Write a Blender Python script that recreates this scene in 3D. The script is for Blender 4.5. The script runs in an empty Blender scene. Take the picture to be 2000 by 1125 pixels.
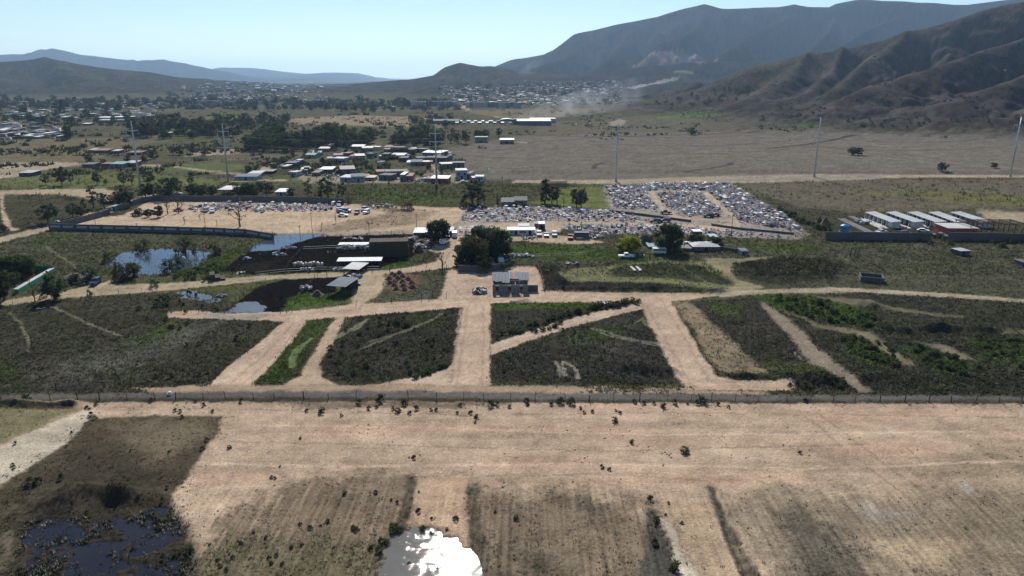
import bpy, math, random
import numpy as np
from mathutils import Vector, Matrix

R = math.radians
C = bpy.context.scene.collection
sc = bpy.context.scene
random.seed(7); rng = np.random.default_rng(7)

# ------------------------------------------------------------------ camera
CAM_H, FPX, PITCH = 55.0, 1400.0, R(16.4)
cd = bpy.data.cameras.new('camera'); cam = bpy.data.objects.new('camera', cd); C.objects.link(cam)
cd.sensor_width = 36; cd.lens = FPX / 2000 * 36; cd.clip_start = .5; cd.clip_end = 60000
cam.location = (0, 0, CAM_H); cam.rotation_euler = (math.pi / 2 - PITCH, 0, 0)
sc.camera = cam

# ------------------------------------------------------------------ sky, sun, exposure
SUN_EL, SUN_AZ = R(36.5), R(-5)          # azimuth measured from +Y (the view), negative = to the left
w = bpy.data.worlds.new('World'); sc.world = w; w.use_nodes = True
nt = w.node_tree; bg = nt.nodes['Background']
sky = nt.nodes.new('ShaderNodeTexSky'); sky.sky_type = 'NISHITA'; sky.sun_disc = False
sky.sun_elevation = SUN_EL; sky.sun_rotation = SUN_AZ
sky.altitude = 0; sky.air_density = 1.0; sky.dust_density = 0.0; sky.ozone_density = 4
nt.links.new(sky.outputs[0], bg.inputs[0]); bg.inputs[1].default_value = 0.070
sd = bpy.data.lights.new('sun', 'SUN'); sun = bpy.data.objects.new('sun', sd); C.objects.link(sun)
sd.energy = 4.2; sd.angle = R(.53); sd.color = (1, .95, .87)
sdir = Vector((math.cos(SUN_EL) * math.sin(SUN_AZ), math.cos(SUN_EL) * math.cos(SUN_AZ), math.sin(SUN_EL)))
sun.rotation_euler = sdir.to_track_quat('Z', 'Y').to_euler(); sun.location = (0, -20, 300)
sc.view_settings.view_transform = 'Standard'; sc.view_settings.look = 'None'
sc.view_settings.exposure = 0.62; sc.view_settings.gamma = 1
sc.cycles.use_denoising = True; sc.cycles.denoiser = 'OPENIMAGEDENOISE'; sc.cycles.denoising_input_passes = 'RGB_ALBEDO_NORMAL'; sc.cycles.denoising_prefilter = 'ACCURATE'; sc.cycles.max_bounces = 4; sc.cycles.diffuse_bounces = 2; sc.cycles.glossy_bounces = 2
sc.cycles.transmission_bounces = 2; sc.cycles.transparent_max_bounces = 4; sc.cycles.volume_bounces = 0

# ------------------------------------------------------------------ noise
_p = np.random.default_rng(3).permutation(4096)
_g = np.random.default_rng(4).uniform(0, 2 * np.pi, 4096); _gx, _gy = np.cos(_g), np.sin(_g)
def perlin(x, y, seed=0):
    x = np.asarray(x, float) + seed * 17.31; y = np.asarray(y, float) - seed * 9.77
    xi = np.floor(x).astype(np.int64); yi = np.floor(y).astype(np.int64)
    fx, fy = x - xi, y - yi
    u, v = fx * fx * fx * (fx * (fx * 6 - 15) + 10), fy * fy * fy * (fy * (fy * 6 - 15) + 10)
    def gr(ix, iy, dx, dy):
        h = _p[(_p[ix & 4095] + iy) & 4095]
        return _gx[h] * dx + _gy[h] * dy
    a = gr(xi, yi, fx, fy); b = gr(xi + 1, yi, fx - 1, fy)
    c = gr(xi, yi + 1, fx, fy - 1); d = gr(xi + 1, yi + 1, fx - 1, fy - 1)
    return (a + u * (b - a)) * (1 - v) + (c + u * (d - c)) * v
def fbm(x, y, o=3, seed=0):
    s, a = 0, 1.
    for i in range(o):
        s = s + a * perlin(x * 2 ** i, y * 2 ** i, seed + i * 5); a *= .5
    return s
def sst(a, b, x):
    t = np.clip((x - a) / (b - a), 0, 1); return t * t * (3 - 2 * t)

# ------------------------------------------------------------------ photo pixel -> place
_cp, _sp = math.cos(PITCH), math.sin(PITCH)
def ray(px, py):
    v = (562.5 - py) / FPX
    return np.array(((px - 1000) / FPX, _cp + v * _sp, -_sp + v * _cp))
def at_depth(px, py, Y):
    d = ray(px, py); t = Y / d[1]
    return np.array((d[0] * t, Y, CAM_H + d[2] * t))

# ------------------------------------------------------------------ terrain height: ridge lines and spurs
RIDGES = []
def ridge(kind, width, pts, power=1.25):
    RIDGES.append((kind, width, power, np.array([at_depth(*p) for p in pts])))
ridge('far', 2600, [(300,160,13000),(430,131,13000),(500,132,13000),(590,144,13000),(640,141,13000),(690,142,13000),(745,156,13000),(860,168,13000)], 1.1)
ridge('far', 1500, [(-350,108,9000),(-100,106,9000),(0,105,9000),(40,103,9000),(62,101,9000),(82,94,9000),(100,91,9000),(120,96,9000),(145,104,9000),(190,110,9000),(230,115,9000),(243,114,9000),(256,119,9000),(275,116,9000),(313,114,9000),(345,121,9000),(390,131,9000),(430,137,9000),(520,160,9000)], 1.1)
ridge('town_ridge', 500, [(330,185,6000),(420,168,6000),(500,161,6000),(560,162,6000),(640,163,6000),(700,172,6000)])
ridge('left', 800, [(-350,150,3300),(-150,126,3300),(0,120,3200),(50,117,3200),(90,115,3200),(130,121,3150),(180,128,3100),(250,141,3000),(340,162,2900),(390,178,2800),(450,196,2700)])
ridge('left', 260, [(90,116,3200),(180,150,2600),(260,175,2300),(330,190,2100)])
ridge('left', 260, [(-120,126,3200),(-20,150,2600),(60,178,2200)])
ridge('left', 260, [(250,141,3000),(330,172,2600),(420,192,2300)])
ridge('mid', 560, [(540,191,3300),(640,177,3200),(740,158,3100),(800,155,3000),(850,146,3000),(880,130,3000),(910,124,3000),(940,128,3050),(965,131,3100),(1050,140,3200),(1150,150,3200)])
ridge('mid', 230, [(910,125,3000),(880,150,2700),(800,172,2450),(720,184,2300)])
ridge('mid', 230, [(965,131,3050),(1000,152,2700),(1060,165,2450)])
ridge('big', 720, [(900,150,4600),(960,127,4600),(1000,112,4600),(1060,104,4600),(1080,96,4600),(1095,86,4600),(1130,64,4600),(1200,44,4600),(1280,28,4600),(1340,12,4600),(1380,2,4600),(1430,12,4650),(1490,11,4650),(1525,4,4650),(1590,8,4650),(1620,8,4650),(1640,0,4650),(1700,-8,4650),(1800,-2,4650),(1890,2,4650),(2000,-10,4650),(2250,-25,4650),(2700,-20,4650)])
for pts in ([(1378,30,4450),(1345,58,4000),(1300,80,3600),(1270,104,3300)], [(1638,30,4450),(1610,64,3950),(1570,95,3500),(1530,112,3200)], [(1520,32,4450),(1470,64,4000),(1420,95,3500)],
            [(1778,28,4450),(1730,54,3950),(1670,80,3500),(1600,100,3200)], [(1128,84,4350),(1110,110,3800),(1060,128,3400)], [(1238,58,4400),(1215,88,3900),(1190,118,3300)], [(1896,28,4400),(1850,54,3900),(1790,80,3400)], [(2146,22,4400),(2080,44,3900),(2000,70,3400)]):
    ridge('big', 260, pts)
ridge('bench', 420, [(1130,150,2750),(1220,132,2850),(1330,122,2950),(1440,118,3000),(1560,120,3000)])
ridge('near', 270, [(1185,206,1330),(1260,192,1310),(1330,180,1300),(1400,163,1310),(1450,148,1330),(1500,126,1370),(1540,108,1420),(1580,102,1450),(1640,96,1500),(1700,86,1520),(1750,76,1500),(1800,62,1480),(1840,46,1470),(1900,22,1470),(1950,4,1470),(2010,-8,1470),(2200,-50,1470),(2500,-60,1470)], 1.35)
for wd, pts in ((95, [(1560,106,1440),(1520,150,1250),(1480,182,1120),(1440,200,1060)]), (105, [(1660,94,1500),(1630,140,1270),(1570,176,1120),(1500,196,1030)]),
            (115, [(1800,64,1480),(1740,110,1270),(1690,150,1120),(1630,180,1020),(1580,205,960)]), (120, [(2060,40,1350),(1960,78,1180),(1870,115,1060),(1790,150,960),(1720,174,900),(1650,196,860)]),
            (110, [(2300,60,1100),(2120,95,980),(2010,132,900),(1930,165,830),(1860,196,790)]), (95, [(2350,130,900),(2150,165,820),(2040,190,760)]),
            (70, [(1640,244,730),(1720,238,730),(1830,232,720),(1950,226,700),(2150,218,700),(2400,212,690)])):
    ridge('near', wd, pts, 1.2)
_RB = [(r[3][:, :2].min(0) - 3.2 * r[1], r[3][:, :2].max(0) + 3.2 * r[1]) for r in RIDGES]

def seg_dist(x, y, P):
    """distance to a polyline in plan and the interpolated third coordinate there"""
    best = np.full(x.shape, 1e18); z = np.zeros(x.shape)
    for a, b in zip(P[:-1], P[1:]):
        e = b[:2] - a[:2]; L = e @ e + 1e-9
        t = np.clip(((x - a[0]) * e[0] + (y - a[1]) * e[1]) / L, 0, 1)
        d = (x - a[0] - t * e[0]) ** 2 + (y - a[1] - t * e[1]) ** 2
        m = d < best
        best = np.where(m, d, best)
        if len(a) > 2: z = np.where(m, a[2] + t * (b[2] - a[2]), z)
    return np.sqrt(best), z

def hills(x, y):
    """height of the hills and the share each kind has in it"""
    x = np.asarray(x, float); y = np.asarray(y, float)
    out = np.zeros(x.shape); kinds = {}
    i = np.where(y > 430)
    if i[0].size == 0: return out, kinds
    X, Y = x[i], y[i]
    a = np.clip(Y * .035, 12, 150)
    wx = X + fbm(X / (a * 5), Y / (a * 5), 3, 31) * a; wy = Y + fbm(X / (a * 5), Y / (a * 5), 3, 47) * a
    acc = np.zeros(X.shape); H = np.zeros(X.shape)
    for (k, wd, pw, P), (lo, hi) in zip(RIDGES, _RB):
        m = (wx > lo[0]) & (wx < hi[0]) & (wy > lo[1]) & (wy < hi[1])
        if not m.any(): continue
        d, z = seg_dist(wx[m], wy[m], P)
        sx, sy = X[m], Y[m]
        g = np.abs(perlin(sx / (wd * .45), sy / (wd * .45), 61)) * 1.5 + np.abs(perlin(sx / (wd * .17), sy / (wd * .17), 67)) * .8
        g2 = np.abs(perlin(sx / (wd * .07), sy / (wd * .07), 71)); gk = 2.0 if k == 'near' else 2.7 if k == 'big' else 1.6
        rel = np.sqrt((d / wd) ** 2 + (.03 if wd > 500 else .006)) - (.173 if wd > 500 else .077)
        h = np.maximum(z, 0) * np.exp(-rel ** pw) * (1 - np.clip(rel * 2.2, 0, 1) * gk * (.24 * (1 - np.clip(g, 0, 1)) + .06 * (1 - g2)) )
        h = np.maximum(h - z * .035, 0)
        f = np.zeros(X.shape); f[m] = h
        acc += (f * .01) ** 10; H = np.maximum(H, f)
        kk = np.zeros(x.shape); kk[i] = f
        kinds[k] = np.maximum(kinds.get(k, 0), kk)
    out[i] = acc ** .1 * 100
    return out, kinds
def swell(x, y):
    """the gentle roll of the valley floor, growing with distance"""
    k = sst(300, 900, y)
    return k * (3.2 * fbm(x / 240, y / 240, 2, 5) + 5 * k * sst(800, 2500, y) * fbm(x / 700, y / 700, 2, 9))
def hz(x, y):
    x = np.atleast_1d(np.asarray(x, float)); y = np.atleast_1d(np.asarray(y, float))
    return hills(x, y)[0] + swell(x, y)
_TY = np.geomspace(330, 15000, 300)
_PC = {}
def P(px, py):
    k = (round(float(px), 2), round(float(py), 2))
    if k not in _PC: _PC[k] = _P(*k)
    return _PC[k].copy()
def _P(px, py):
    """the place on the ground that a photo pixel shows"""
    d = ray(px, py)
    if d[2] < -.0005:
        t = CAM_H / -d[2]
        if t * d[1] < 420: return np.array((d[0] * t, d[1] * t, 0.))
    t = _TY / d[1]
    z = CAM_H + d[2] * t; h = hz(d[0] * t, _TY)
    k = np.argmax(z < h)
    if k == 0: k = len(_TY) - 1
    a = (z[k-1] - h[k-1]) / max(1e-6, (z[k-1] - h[k-1]) - (z[k] - h[k]))
    T = t[k-1] + np.clip(a, 0, 1) * (t[k] - t[k-1])
    return np.array((d[0] * T, d[1] * T, CAM_H + d[2] * T))
def PP(pts): return np.array([P(*p)[:2] for p in pts])
def mpp(px, py):
    """metres that one photo pixel spans there"""
    q = P(px, py); return (q[1] * _cp - (q[2] - CAM_H) * _sp) / FPX

# ------------------------------------------------------------------ what covers the ground (plan polygons)
TAN = (.388, .288, .200); SILT = (.42, .36, .275); ROADC = (.42, .311, .224); DARK = (.042, .040, .027); MUD = (.009, .0078, .007)
OLIVE = (.105, .095, .055); GREEN = (.055, .078, .024); LGREEN = (.10, .135, .045); DRY = (.185, .165, .095); BROWN = (.15, .115, .075); PALE = (.30, .245, .175); ASPH = (.105, .098, .088)
GREY = (.142, .125, .101)
# (class, colour, feather m, edge warp m, weed density, roughness of relief m, points)
LAY = []
def lay(cls, col, pts, feather=.5, warp=.8, weed=None, rough=None, amt=1.): LAY.append((cls, np.array(col), feather, warp, weed, rough, amt, PP(pts)))
# --- far valley and pastures
lay('pasture', GREY, [(872,296),(900,285),(1000,268),(1200,258),(1500,252),(1800,262),(2150,275),(2150,345),(1500,346),(1200,354),(960,352),(905,345)], 8, 6)
lay('pasture', (.112,.102,.07), [(1000,268),(1090,238),(1250,225),(1600,235),(1650,250),(2150,262),(2150,278),(1500,252),(1200,258)], 8, 6)
lay('field', (.105,.15,.04), [(1262,234),(1340,220),(1430,208),(1490,205),(1440,217),(1360,228)], 3, 2)
lay('field', (0.1,0.13,0.04), [(1540,242),(1560,232),(1635,237),(1640,247)], 3, 2)
lay('ground', PALE, [(1000,352),(1200,351),(1430,344),(1590,340),(1760,341),(1990,342),(2150,345),(2150,349),(1990,347),(1760,347),(1640,353),(1500,357),(1200,360),(1000,357)], 2, 1.5)
lay('ground', (0.25,0.215,0.165), [(1430,344),(1750,341),(1700,352),(1500,358),(1400,356)], 3, 2)
lay('pasture', (.115,.098,.07), [(1440,362),(1520,356),(1700,351),(2150,350),(2150,425),(1900,408),(1680,415),(1560,405),(1490,380)], 3, 2, .2)
lay('pasture', (.12,.115,.05), [(1660,378),(1780,372),(1900,380),(2150,385),(2150,408),(1900,400),(1800,385)], 5, 4, .5)
lay('ground', (0.3,0.25,0.17), [(1905,412),(2150,418),(2150,440),(1960,436),(1930,430)], 2, 1)
lay('field', (0.115,0.13,0.045), [(1085,367),(1170,364),(1186,385),(1190,410),(1100,402),(1030,398),(1060,380)], 1.5, .8, .1)
lay('field', (0.068,0.068,0.036), [(680,360),(900,357),(1080,362),(1030,395),(900,410),(800,410),(690,396),(560,388)], 4, 3, 1.)
lay('field', (0.064,0.08,0.028), [(700,372),(860,378),(900,390),(820,400),(740,388)], 5, 4, 1.2)
lay('field', (0.135,0.115,0.07), [(0,275),(120,270),(270,268),(300,278),(230,300),(150,318),(0,335),(-150,330),(-150,280)], 5, 4)
lay('ground', PALE, [(0,318),(120,316),(170,320),(80,335),(0,352),(-150,360),(-150,330)], 4, 3)
lay('field', (0.11,0.12,0.05), [(0,350),(120,330),(300,340),(440,350),(430,362),(260,366),(0,368)], 4, 3, .3)
lay('field', (0.1,0.115,0.05), [(240,326),(420,318),(520,325),(430,340),(280,338)], 4, 3)
lay('dirt_road', PALE, [(250,320),(330,322),(400,332),(470,338),(470,341),(400,336),(330,326),(250,324)], 1, .6)
lay('ground', (0.29,0.235,0.17), [(390,295),(450,292),(520,292),(490,302),(420,303),(360,306)], 3, 2)
lay('field', (0.12,0.1,0.065), [(430,305),(540,285),(620,295),(560,318),(470,312)], 4, 3)
lay('dirt_road', PALE, [(522,318),(532,318),(528,330),(510,340),(480,352),(560,350),(560,354),(450,355),(500,338)], 1, .6)
lay('dirt_road', PALE, [(838,320),(845,318),(860,335),(895,352),(900,358),(885,356),(850,338)], 1, .6)
lay('ground', (0.24,0.21,0.16), [(565,340),(600,330),(780,330),(900,340),(880,357),(600,358)], 3, 2, .3)
lay('field', (0.08,0.08,0.036), [(690,330),(760,327),(840,334),(820,345),(700,345)], 3, 2, .5)
lay('field', (0.115,0.13,0.055), [(330,232),(420,226),(480,228),(440,236),(350,240)], 6, 4)
lay('ground', (0.22,0.18,0.12), [(560,232),(700,225),(860,230),(860,250),(700,245),(580,243)], 8, 6)
lay('dirt_road', PALE, [(895,209),(908,205),(918,214),(960,222),(985,229),(970,230),(930,218)], 2, 1)
lay('field', (0.15,0.125,0.08), [(900,215),(1050,212),(1180,210),(1100,228),(1000,230),(930,224)], 6, 4)
lay('ground', (0.27,0.22,0.16), [(1190,240),(1210,232),(1225,236),(1215,245),(1195,246)], 2, 2)
# --- terraces on the mountain's foot
lay('hill', (.20,.15,.125), [(1205,128),(1260,116),(1370,108),(1400,116),(1370,126),(1250,131)], 12, 8)
lay('hill', (.26,.16,.12), [(1240,128),(1265,118),(1285,116),(1270,128)], 8, 5)
lay('hill', (.25,.22,.20), [(1330,112),(1370,108),(1385,116),(1340,122)], 8, 5)
lay('hill', (.20,.18,.11), [(1310,140),(1370,136),(1360,142),(1330,144)], 10, 6)
lay('hill', (.26,.23,.19), [(1225,170),(1330,148),(1330,151),(1240,173)], 5, 4)
# --- cemetery, compounds
lay('ground', (0.265,0.235,0.2), [(1178,362),(1290,357),(1430,358),(1470,385),(1540,425),(1575,455),(1560,468),(1400,462),(1190,455),(1090,445),(880,470),(885,445),(905,408),(1000,404),(1190,410)], 2, 1, .15)
lay('dirt_road', (.38,.30,.215), [(895,437),(1000,434),(1100,431),(1300,436),(1400,442),(1440,430),(1450,440),(1420,452),(1300,442),(1100,437),(1095,452),(1000,470),(905,470),(890,455)], .8, .5)
lay('dirt_road', (.38,.31,.22), [(1262,375),(1276,374),(1298,405),(1330,425),(1440,428),(1430,432),(1320,430),(1290,412)], .8, .5)
lay('dirt_road', (.38,.31,.22), [(1368,374),(1380,374),(1410,400),(1448,422),(1440,428),(1420,420)], .8, .5)
lay('ground', (0.37,0.285,0.2), [(985,470),(1060,458),(1130,462),(1180,475),(1120,478),(1040,472)], .8, .6)
lay('yard', (.42,.32,.22), [(97,446),(170,428),(240,420),(285,396),(300,391),(660,397),(760,402),(905,405),(915,410),(892,440),(865,457),(640,458),(560,457),(520,454),(300,447)], .6, .5)
lay('yard', (.25,.19,.13), [(690,430),(800,408),(860,412),(800,440),(640,456),(600,452)], 3, 3, .1)
lay('yard', (.13,.105,.07), [(690,396),(760,405),(800,412),(770,416),(700,402)], 2, 2, .3)
lay('dirt_road', (.26,.225,.175), [(540,455),(640,454),(800,450),(880,442),(900,425),(905,412),(920,408),(905,440),(880,452),(800,457),(640,461),(540,462)], .6, .5)
lay('dirt_road', (.33,.27,.19), [(-60,470),(0,463),(60,448),(110,436),(200,408),(270,385),(300,372),(310,376),(285,392),(240,408),(170,430),(110,447),(0,474),(-60,482)], .8, .6)
lay('ground', (0.33,0.265,0.185), [(0,372),(100,370),(200,368),(250,378),(230,395),(120,380),(0,380),(-100,385),(-100,372)], 2, 1.5)
lay('dirt_road', (.36,.285,.20), [(0,376),(5,376),(8,410),(25,445),(40,448),(30,452),(12,448),(2,420)], .5, .4)
# --- middle: everything between the asphalt and the compounds
lay('field', (0.07564,0.0732,0.04636), [(-200,480),(0,476),(110,450),(300,455),(540,466),(500,480),(440,530),(330,545),(150,560),(0,585),(-200,600)], .8, .8, .8, .12)
lay('field', GREEN, [(60,465),(110,458),(140,470),(60,482)], 3, 3, 1., .1, .6)
lay('field', (0.056,0.076,0.0224), [(430,500),(465,480),(510,468),(470,500),(435,530),(350,545),(340,535)], 2, 2, 1.4, .2)
lay('field', (0.07564,0.0732,0.0488), [(985,478),(1180,478),(1440,475),(1560,470),(1620,468),(2150,474),(2150,590),(1850,572),(1700,563),(1400,560),(1300,512),(985,515)], 1.2, 1, .8, .12)
lay('field', (0.056,0.08,0.0224), [(985,478),(1090,480),(1160,486),(1230,492),(1300,496),(1240,508),(990,505)], 1.2, 1, .8, .12)
lay('field', (0.06344,0.08296,0.02928), [(1430,476),(1560,476),(1600,490),(1500,492)], 4, 3, 1.2, .15)
lay('field', (0.03733,0.03489,0.0266), [(1430,512),(1500,502),(1610,505),(1650,520),(1640,545),(1530,555),(1460,545)], 2, 2, 1.3, .2)
lay('field', (.05,.047,.033), [(-200,600),(0,598),(250,576),(350,572),(460,590),(560,628),(480,700),(400,755),(0,766),(-200,772)], .6, .6, .8, .1)
lay('field', (0.115,0.108,0.092), [(60,745),(140,700),(250,680),(350,640),(420,620),(380,655),(300,700),(180,735)], 6, 5, .6, .12, .75)
lay('field', GREEN, [(250,668),(330,630),(360,622),(330,650),(280,675)], 3, 3, 1., .1, .7)
lay('field', (0.05368,0.08296,0.0244), [(0,710),(30,712),(20,735),(0,735)], 3, 2, 1., .1, .8)
lay('field', (0.04563,0.06222,0.02159), [(600,622),(645,622),(600,690),(570,735),(490,752),(560,675)], .5, .5, .8, .1)
lay('field', (0.03819,0.03562,0.02818), [(690,619),(900,602),(890,660),(878,715),(760,745),(660,748),(625,715),(635,680)], .5, .5, .8, .1)
lay('field', (0.04807,0.05148,0.0266), [(700,615),(880,605),(870,650),(760,640)], 4, 3, 1.2, .12, .7)
lay('field', (0.03977,0.03819,0.02989), [(962,590),(1240,590),(1040,645),(960,672)], .4, .4, .8, .1)
lay('field', (0.048,0.076,0.02), [(968,594),(1060,590),(1180,592),(1140,605),(970,606)], 1.2, 1, 1., .1, .9)
lay('field', (0.04148,0.03904,0.03148), [(960,690),(1040,668),(1252,602),(1290,670),(1325,750),(960,742)], .5, .5, .8, .1)
lay('field', (0.052,0.08,0.0224), [(1100,660),(1180,640),(1220,628),(1200,650),(1130,676)], 3, 3, 1., .1, .7)
lay('field', (0.076,0.068,0.0576), [(1120,700),(1170,672),(1260,680),(1200,705)], 5, 4, .8, .1, .5)
lay('field', (0.04148,0.03819,0.03148), [(1345,588),(1480,582),(1560,640),(1640,715),(1690,762),(1560,762),(1540,740),(1500,730),(1430,670)], .6, .6, .8, .12)
lay('field', (0.05856,0.08296,0.02733), [(1380,590),(1460,590),(1440,620),(1400,615)], 2, 2, 1., .1, .7)
lay('field', (0.0732,0.08296,0.03416), [(1480,710),(1600,705),(1620,725),(1540,738)], 2, 2, 1., .1, .7)
lay('field', (0.04319,0.04319,0.03074), [(1490,578),(1700,572),(2150,598),(2150,778),(1700,768),(1600,690)], .8, .8, .85, .16)
lay('field', (0.048,0.08,0.0192), [(1490,578),(1590,576),(1700,610),(1720,640),(1600,620),(1530,610)], 2, 2, 1.8, .25, .9)
lay('field', (0.05368,0.08296,0.02538), [(1660,650),(1720,670),(1760,700),(1720,710),(1640,690)], 2, 2, 1.6, .25, .7)
lay('field', (0.0488,0.08296,0.02342), [(1770,670),(1840,690),(1900,720),(1850,735),(1790,700)], 2, 2, 1.6, .25, .7)
lay('field', (0.0488,0.07808,0.02342), [(1900,660),(2000,665),(2150,680),(2150,720),(1960,720),(1910,690)], 3, 3, 1.6, .25, .6)
lay('ground', (0.2,0.165,0.12), [(1480,586),(1505,598),(1540,622),(1600,680),(1650,720),(1702,764),(1680,768),(1625,728),(1580,705),(1545,660),(1510,625)], .6, .6)
lay('ground', (0.145,0.125,0.08), [(1530,606),(1600,632),(1700,650),(1735,672),(1790,712),(1770,715),(1730,690),(1690,660),(1600,640)], .8, .7)
lay('ground', (0.17,0.145,0.1), [(1790,668),(1850,675),(1898,702),(1880,704),(1840,688)], .8, .7)
lay('ground', (0.12,0.11,0.062), [(1920,650),(2150,636),(2150,650)], 1.5, 1)
lay('ground', (0.13,0.115,0.075), [(1580,575),(1650,582),(1740,600),(1840,612),(1900,620),(1830,618),(1730,606),(1640,592)], 1.2, 1)
lay('field', (0.145,0.145,0.07), [(1085,538),(1120,525),(1180,520),(1240,512),(1330,508),(1400,512),(1440,545),(1460,560),(1400,564),(1310,554),(1200,552),(1100,552)], .6, .6, .3, .06)
lay('field', (0.04563,0.04978,0.02989), [(1190,526),(1240,516),(1300,513),(1370,520),(1420,545),(1440,556),(1390,554),(1300,544),(1200,540)], .7, .7, .8, .1)
lay('field', (0.03489,0.03148,0.0266), [(1050,520),(1095,520),(1090,545),(1110,552),(1200,551),(1300,556),(1415,568),(1064,569)], .5, .5, .8, .25)
lay('ground', (0.215,0.185,0.115), [(1370,505),(1400,503),(1440,505),(1425,522),(1440,545),(1490,560),(1460,572),(1410,568),(1440,556),(1420,540),(1395,522)], .8, .8)
lay('ground', (0.2,0.165,0.115), [(1425,515),(1500,504),(1520,500),(1480,502),(1440,505)], .6, .5)
lay('dirt_road', (.30,.25,.18), [(1390,572),(1470,566),(1560,562),(1640,561),(1700,564),(1850,573),(2000,584),(2150,597),(2150,604),(2000,591),(1850,580),(1690,571),(1500,573),(1410,580)], .5, .4)
# --- pens
lay('mud', MUD, [(430,530),(470,500),(505,480),(600,462),(800,458),(815,465),(820,490),(800,505),(745,524),(640,530),(500,537)], .5, .5, .12, .12)
lay('mud', (0.0204,0.0177,0.0136), [(455,520),(540,510),(560,500),(520,530),(470,532)], 3, 2, .1, .1, .7)
lay('mud', (0.0122,0.0109,0.0082), [(640,464),(790,460),(790,468),(640,470)], .8, .6, .8, .1)
lay('mud', MUD, [(505,560),(560,543),(640,536),(660,540),(655,572),(600,585),(555,602),(545,611),(450,610),(470,585)], .4, .4, .06, .12)
lay('field', (0.0496,0.084,0.016), [(560,582),(600,572),(650,578),(690,572),(660,590),(560,606)], .5, .4, 1., .08)
lay('field', (0.048,0.084,0.016), [(748,520),(790,508),(825,503),(800,520),(745,523)], .5, .4, 1., .08)
lay('field', (0.068,0.068,0.044), [(745,535),(850,524),(872,528),(855,570),(840,585),(690,598),(740,565)], .6, .6, 1., .1)
lay('ground', (0.15,0.1,0.065), [(750,533),(800,530),(825,555),(790,572),(755,565)], 2, 1.2, .1, .1)
lay('ground', (0.36,0.285,0.195), [(690,533),(745,532),(755,545),(745,570),(715,590),(680,615),(672,612),(690,580)], .8, .6)
# --- graded roads
lay('dirt_road', ROADC, [(855,585),(868,560),(873,528),(900,522),(1045,520),(1058,545),(1062,572),(940,580)], .5, .4)
lay('dirt_road', (.40,.315,.22), [(868,455),(900,462),(908,490),(900,515),(880,524),(800,532),(690,538),(640,540),(640,534),(720,530),(800,522),(850,512),(860,495),(840,490)], .5, .5)
lay('dirt_road', (.33,.265,.18), [(-60,600),(0,590),(60,578),(120,570),(190,555),(215,548),(225,558),(330,553),(420,545),(520,538),(640,532),(690,531),(690,537),(640,541),(540,545),(440,556),(330,567),(250,573),(130,582),(40,592),(-60,606)], .5, .5)
lay('dirt_road', ROADC, [(325,610),(380,607),(440,612),(560,608),(620,603),(700,594),(860,583),(940,572),(1060,570),(1130,571),(1300,572),(1395,573),(1402,577),(1310,589),(1240,590),(960,592),(905,600),(690,618),(560,628),(470,624),(330,621)], .3, .3)
lay('dirt_road', (.26,.24,.205), [(390,611),(470,614),(540,612),(500,625),(420,621)], 1, .8, .1)
lay('dirt_road', ROADC, [(560,622),(602,622),(580,655),(540,705),(490,756),(405,757),(440,720),(500,675)], .3, .3)
lay('dirt_road', (.37,.28,.19), [(652,622),(675,617),(645,680),(625,712),(632,738),(665,755),(545,757),(585,735),(612,690)], .4, .4)
lay('dirt_road', ROADC, [(905,596),(960,588),(957,640),(958,756),(872,757),(890,690)], .3, .3)
lay('dirt_road', (.42,.32,.23), [(720,754),(800,740),(882,716),(885,757),(700,760)], .4, .4)
lay('dirt_road', ROADC, [(1246,590),(1310,588),(1350,660),(1395,733),(1430,742),(1545,742),(1552,752),(1545,762),(1338,762),(1320,735),(1285,668)], .3, .3)
lay('ground', (0.2,0.155,0.1), [(1314,590),(1345,587),(1390,630),(1440,675),(1500,728),(1430,733),(1398,722),(1360,655)], .8, .7, .3)
lay('dirt_road', (.43,.33,.24), [(958,674),(1030,648),(1130,618),(1246,590),(1255,603),(1130,634),(1010,674),(958,694)], .4, .4)
lay('ground', (0.3,0.225,0.155), [(260,757),(420,752),(880,752),(1310,752),(1345,762),(1500,764),(1500,770),(900,768),(300,769)], .5, .5)
lay('ground', (0.07,0.07,0.04), [(1205,752),(1300,748),(1325,758),(1240,764),(1160,760)], .8, .6, 1., .15)
# --- near: graded lot south of the fence
lay('ground', TAN, [(-400,786),(0,786),(500,785),(1000,786),(2000,789),(2600,790),(3600,1500),(-1600,1500)], .4, .4, .0, .03)
lay('ground', (0.16,0.14,0.08), [(-200,800),(160,796),(60,848),(-200,930)], 1.5, 1, .3)
lay('ground', SILT, [(-200,960),(0,876),(60,846),(165,800),(190,800),(180,815),(130,868),(60,914),(0,950),(-200,1100)], .5, .5)
lay('field', (0.08,0.0656,0.044), [(178,817),(300,812),(437,813),(425,845),(395,885),(360,935),(326,990),(360,1045),(375,1125),(370,1250),(-400,1250),(-200,1100),(0,950),(130,866)], .4, .4, .8, .06)
lay('field', (0.17,0.135,0.09), [(200,822),(420,818),(400,870),(300,900),(250,860)], 2, 2, .6, .05, .7)
lay('field', (0.0408,0.0354,0.0258), [(120,900),(260,890),(330,930),(300,1000),(60,1000),(0,960)], 3, 2, .8, .08, .8)
lay('field', (0.068,0.06,0.04), [(0,1000),(60,1005),(60,1125),(30,1250),(-300,1250),(-200,1050)], 2, 1.5, 1., .08)
lay('field', (0.034,0.0306,0.0245), [(60,1010),(330,1000),(370,1060),(380,1250),(50,1250)], 1.5, 1, .7, .06)
lay('ground', (.185,.142,.097), [(375,1075),(440,1000),(500,960),(600,935),(800,925),(905,930),(1000,958),(1130,950),(1260,985),(1330,1060),(1390,1250),(300,1250)], 3.5, 3., .35, .05)
lay('ground', (0.115,0.1,0.06), [(370,1100),(440,1040),(560,1050),(760,1060),(720,1250),(300,1250)], 3, 2, .9, .07, .8)
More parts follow.
